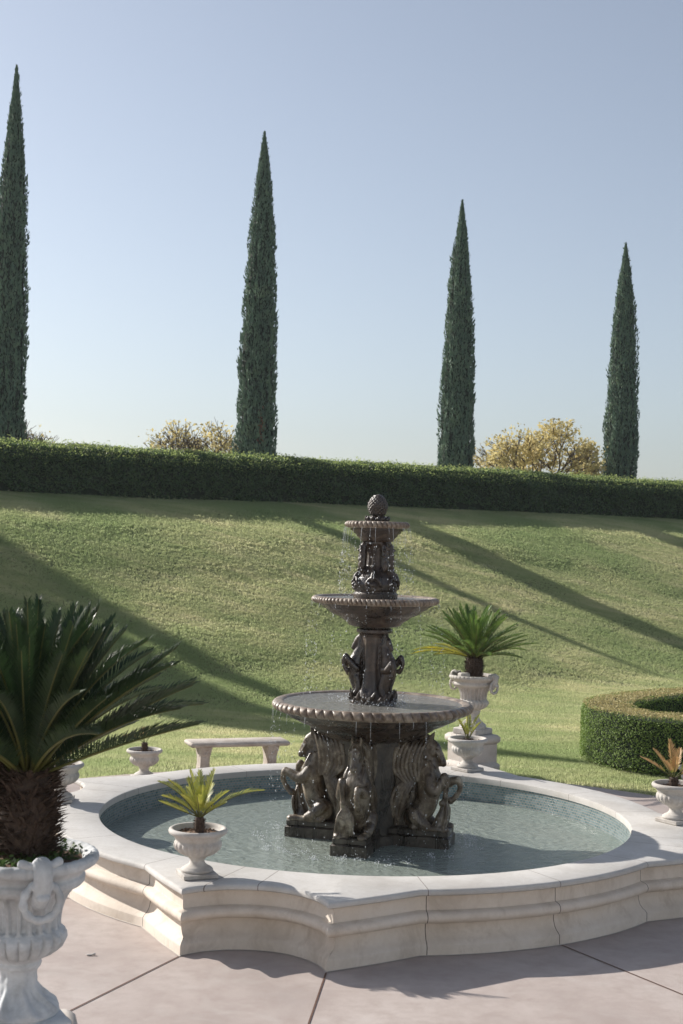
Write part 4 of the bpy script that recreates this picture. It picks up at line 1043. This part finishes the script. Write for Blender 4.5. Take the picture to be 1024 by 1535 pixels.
# cypresses
def cypress(loc, H, Rr, lean, label, seed, n=24000, name='cypress_tree', group='italian cypresses on the ridge'):
    r_ = np.random.default_rng(seed); t = empty(name, loc); tag(t, label, 'cypress', group)
    pu = [0, .02, .06, .2, .35, .48, .6, .72, .82, .9, .96, 1]; pr = [.80, .92, 1, .99, .95, .88, .79, .65, .48, .29, .13, .015]
    def rad(u, a):
        base = np.interp(u, pu, pr) * Rr
        w = np.array([noise.noise((math.cos(x) * 1.1 + seed, math.sin(x) * 1.1, y * H * .28)) for x, y in zip(a, u)])
        w2 = np.array([noise.noise((math.cos(x) * 3.2, math.sin(x) * 3.2 + seed, y * H * .9)) for x, y in zip(a, u)])
        w3 = np.array([noise.noise((math.cos(x) * 4.2, math.sin(x) * 4.2 + seed, y * H * 1.15)) + .5 * noise.noise((math.cos(x) * 9, math.sin(x) * 9 + seed, y * H * 2.3)) for x, y in zip(a, u)])
        return base * (1 + .19 * w + .12 * w2 + .26 * w3), w3
    u = r_.random(n) ** 1.25; a = r_.uniform(0, 2 * PI, n); rr_, w2 = rad(u, a)
    dep = np.abs(r_.normal(0, .040, n)) * (rr_ / Rr + .1); q = np.maximum(rr_ - dep + np.where(r_.random(n) < .015, .05, 0), .01)
    lx = lean[0] * np.sin(u * 2.2) * H; 
    x = q * np.cos(a) + lx; y = q * np.sin(a); z = u * H
    P = np.stack([x, y, z], 1)
    # upright flattened sprays: a long narrow leaf-shaped quad plus a crossing one
    out = np.stack([np.cos(a), np.sin(a), np.zeros(n)], 1); upv = np.tile([0, 0, 1.0], (n, 1)) + out * r_.uniform(.05, .55, n)[:, None] + r_.normal(0, .22, (n, 3)); upv /= np.linalg.norm(upv, axis=1, keepdims=True)
    sd = np.cross(upv, out + r_.normal(0, .7, (n, 3))); sd /= np.linalg.norm(sd, axis=1, keepdims=True)
    l = (r_.uniform(.05, .13, n) * (.55 + .45 * rr_ / Rr) * np.where(r_.random(n) < .02, 1.9, 1))[:, None]; w = l * r_.uniform(.18, .34, n)[:, None]
    V = np.zeros((n, 4, 3)); V[:, 0] = P - upv * l * .5; V[:, 1] = P + sd * w; V[:, 2] = P + upv * l; V[:, 3] = P - sd * w
    np_mesh('crown', V.reshape(-1, 3), 4, M['cypress'], t)
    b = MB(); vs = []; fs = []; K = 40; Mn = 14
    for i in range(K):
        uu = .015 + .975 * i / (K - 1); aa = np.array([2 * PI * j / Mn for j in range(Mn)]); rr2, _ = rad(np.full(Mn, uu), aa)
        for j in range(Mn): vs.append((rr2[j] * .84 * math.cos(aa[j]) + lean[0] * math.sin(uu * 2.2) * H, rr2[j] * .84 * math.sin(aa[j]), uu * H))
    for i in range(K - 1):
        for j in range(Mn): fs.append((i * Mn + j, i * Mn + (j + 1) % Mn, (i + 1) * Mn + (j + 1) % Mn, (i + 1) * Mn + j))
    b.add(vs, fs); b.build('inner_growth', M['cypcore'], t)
    b = MB(); b.tube([(0, 0, -.3), (0, 0, .5)], [.16, .12], 10, sub=1); b.build('trunk', M['bark'], t)
    return t
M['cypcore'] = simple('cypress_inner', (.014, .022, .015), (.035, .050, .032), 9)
S = 44.0
def row(i): return ((-.2322 + .1657 * i) * S, (1 + .1151 * i) * S)
CY4 = [(0, 13.45, .56, 'tallest cypress at the left edge of the picture'), (1, 13.0, .66, 'second cypress from the left, directly above the long hedge left of the fountain'),
       (2, 12.0, .66, 'third cypress from the left, left of the larger golden tree'), (3, 11.6, .68, 'rightmost and smallest looking cypress, right of the larger golden tree')]
for i, h, r_, lab in CY4:
    x, y = row(i); cypress((x - (.28, .12, .10, .12)[i], y, 3.8), h, r_, (.004, 0), lab, 10 + i)
M['dead'] = leaf_mat('dead_spray', [(.3, (.16, .07, .04)), (.7, (.30, .13, .07))], None, .1, .8, 9)
k_ = 150; t_ = [o_ for o_ in bpy.data.objects if o_.get('category') == 'cypress'][1]
Pz = np.stack([rng.normal(.20, .06, k_) , np.full(k_, -.60) + rng.normal(0, .03, k_), rng.normal(2.75, .22, k_)], 1); leaves('dead_sprays', Pz, np.tile([0, -1.0, .2], (k_, 1)), .045, .35, M['dead'], t_, .5)
for (x, y, h, r_, s_, lab) in [(-12.96, 42.2, 9.6, .50, 31, 'shorter cypress just outside the left edge, its shadow crosses the lawn behind the fountain'),
                      (-21.45, 37.3, 10.6, 1.05, 32, 'farther cypress outside the left edge shading the left slope'), (-21.3, 35.9, 10.4, 1.25, 34, 'broad cypress outside the left edge between two others, shading the slope above the bench'),
                      (-20.9, 34.6, 12.6, 1.05, 33, 'tall broad cypress outside the left edge, its shadow falls behind the bench')]:
    cypress((x, y, 3.8), h, r_, (.004, 0), lab, s_, 7000)

# golden trees behind the hedge
def gold_tree(loc, H, Wd, n, label, seed, dens=1.0):
    r_ = np.random.default_rng(seed); random.seed(seed); t = empty('autumn_tree', loc); tag(t, label, 'tree', 'golden trees beyond the hedge')
    b = MB(); tips = []
    def limb(p, d, l, r0, dep):
        q = p + d * l; m_ = p.lerp(q, .5) + Vector((random.gauss(0, .05), random.gauss(0, .05), 0)) * l
        b.tube([p, m_, q], [r0, r0 * .8, r0 * .6], 6, sub=2)
        if dep == 0: tips.append((q, l)); return
        for k in range(4 if dep > 1 else 5):
            nd = (d + Vector((random.gauss(0, .55), random.gauss(0, .55), random.gauss(.15, .3)))).normalized(); limb(q, nd, l * random.uniform(.55, .8), r0 * .55, dep - 1); tips.append((q, l * .5))
    for k in range(7):
        a = 2 * PI * k / 7 + random.uniform(-.3, .3); limb(Vector((0, 0, H * .25)), Vector((math.cos(a) * Wd / H * 1.1, math.sin(a) * Wd / H * 1.1, 1)).normalized(), H * .30, .07, 3)
    b.tube([(0, 0, -.5), (0, 0, H * .27)], [.16, .11], 8, sub=1)
    b.build('trunk', M['bark'], t)
    c = np.array([list(q) for q, _ in tips]); idx = r_.integers(0, len(c), n); wt = np.array([max(0, noise.noise((q[0] * .9 + seed, q[1] * .9, q[2] * .9)) + .25) for q in c]) + .03; idx = r_.choice(len(c), n, p=wt / wt.sum()); P = c[idx] + r_.normal(0, .15, (n, 3))
    keep = (P[:, 2] < H * 1.02); P = P[keep]
    leaves('crown', P, r_.normal(0, 1, P.shape), .075, .6, M['gold'], t, 1.0); return t
gold_tree((7.9, 58.0, 2.6), 5.1, 3.1, 6500, 'larger golden leaved tree between the two right cypresses', 41)
gold_tree((-5.8, 56.0, 2.4), 4.7, 2.1, 2300, 'smaller sparse golden tree left of the second cypress', 42)
gold_tree((-12.5, 55.0, 2.4), 4.6, .5, 130, 'thin twiggy shrub top beside the tallest cypress', 43)

# unseen pale facade, added behind the camera to bounce sun onto shaded sides
hs_ = empty('bounce_facade', (0, -9, 0)); tag(hs_, 'pale stucco facade added out of view behind the camera to bounce sunlight', 'bounce_facade')
b = MB(); b.box((0, 0, 4.5), (34, .5, 9)); b.build('wall', M['stucco'], hs_, smooth=False)
b = MB(); b.box((0, -.2, 9.12), (35, 1.6, .24), bev=.05); b.build('cornice', M['stucco'], hs_, autos=40)
for i in range(7):
    for (z, h) in ((1.7, 2.6), (6.1, 1.9)):
        x = -13.5 + 4.5 * i; b = MB(); b.box((x, .27, z + .1), (1.5, .10, h + .2), bev=.02); f_ = b.build('window', M['ped'], hs_, autos=40)
        b = MB(); b.box((x, .30, z + .1), (1.25, .06, h - .05)); b.build('pane', M['glass'], f_, smooth=False)

# the thin haze of the air: far things fade a little
me = bpy.data.meshes.new('haze'); x0, x1, y0, y1, z0, z1 = -3400, 3400, -3400, 3400, -4, 22
me.from_pydata([(x, y, z) for z in (z0, z1) for x, y in ((x0, y0), (x1, y0), (x1, y1), (x0, y1))], [], [(3, 2, 1, 0), (4, 5, 6, 7), (0, 1, 5, 4), (1, 2, 6, 5), (2, 3, 7, 6), (3, 0, 4, 7)])
hm = bpy.data.materials.new('air'); hm.use_nodes = True; hn_ = hm.node_tree; hn_.nodes.clear(); ho = hn_.nodes.new('ShaderNodeOutputMaterial'); hv = hn_.nodes.new('ShaderNodeVolumePrincipled')
hv.inputs['Color'].default_value = (.88, .94, 1, 1); hv.inputs['Density'].default_value = .0004; hv.inputs['Anisotropy'].default_value = .3; hn_.links.new(hv.outputs[0], ho.inputs['Volume']); me.materials.append(hm)
o = bpy.data.objects.new('haze', me); COL.objects.link(o); tag(o, 'faint pale haze in the air over the whole garden', 'haze', kind='stuff')

# small litter on the paving
b = MB(); b.ell((0, 0, .007), (.026, .012, .006), 10, 6); b.ell((.030, .006, .010), (.016, .010, .008), 8, 6)
o = b.build('fallen_petal', M['urn'], smooth=False); o.location = (-1.68, 9.98, .0); tag(o, 'small pale fallen petal on the pink paving near the foreground urn', 'petal')

# ------------------------------------------------------------------ light, sky, camera
sd = Vector((1.51, -.96, -1.0)).normalized()      # direction the sunlight travels
el = math.asin(-sd.z); az = math.atan2(-sd.x, -sd.y)   # azimuth from +Y towards +X
w = bpy.data.worlds.new('World'); sc.world = w; w.use_nodes = True; nt = w.node_tree
bg = nt.nodes['Background']; sky = nt.nodes.new('ShaderNodeTexSky'); sky.sky_type = 'NISHITA'; sky.sun_disc = False
sky.sun_elevation = el; sky.sun_rotation = az; sky.altitude = 300; sky.air_density = 1.0; sky.dust_density = 1.6; sky.ozone_density = 3.0
hs = nt.nodes.new('ShaderNodeHueSaturation'); hs.inputs['Saturation'].default_value = .60; nt.links.new(sky.outputs[0], hs.inputs['Color']); nt.links.new(hs.outputs[0], bg.inputs[0]); bg.inputs[1].default_value = .095
sl = bpy.data.lights.new('sun', 'SUN'); sl.energy = 4.9; sl.angle = R(.53); sl.color = (1, .945, .87)
so = bpy.data.objects.new('sun', sl); COL.objects.link(so); so.rotation_euler = sd.to_track_quat('-Z', 'Y').to_euler(); so.location = (-20, 12, 30)

cam = bpy.data.cameras.new('camera'); co = bpy.data.objects.new('camera', cam); COL.objects.link(co); sc.camera = co
cam.sensor_fit = 'VERTICAL'; cam.sensor_height = 36; cam.lens = 50; cam.clip_end = 6000; cam.clip_start = .1
p, r = R(.83), R(1.5)
fwd = Vector((0, math.cos(p), math.sin(p))); up0 = Vector((0, -math.sin(p), math.cos(p))); rt0 = Vector((1, 0, 0))
rt = rt0 * math.cos(r) + up0 * math.sin(r); up = up0 * math.cos(r) - rt0 * math.sin(r)
co.matrix_world = Matrix(((rt.x, up.x, -fwd.x, 0), (rt.y, up.y, -fwd.y, 0), (rt.z, up.z, -fwd.z, 3.0), (0, 0, 0, 1)))
cam.dof.use_dof = True; cam.dof.focus_distance = 12.8; cam.dof.aperture_fstop = 6.3
sc.view_settings.view_transform = 'Standard'; sc.view_settings.look = 'None'; sc.view_settings.exposure = 0.46; sc.view_settings.gamma = 1.0
sc.cycles.max_bounces = 8; sc.cycles.transparent_max_bounces = 16; sc.cycles.caustics_reflective = False; sc.cycles.caustics_refractive = False
sc.cycles.sample_clamp_indirect = 6
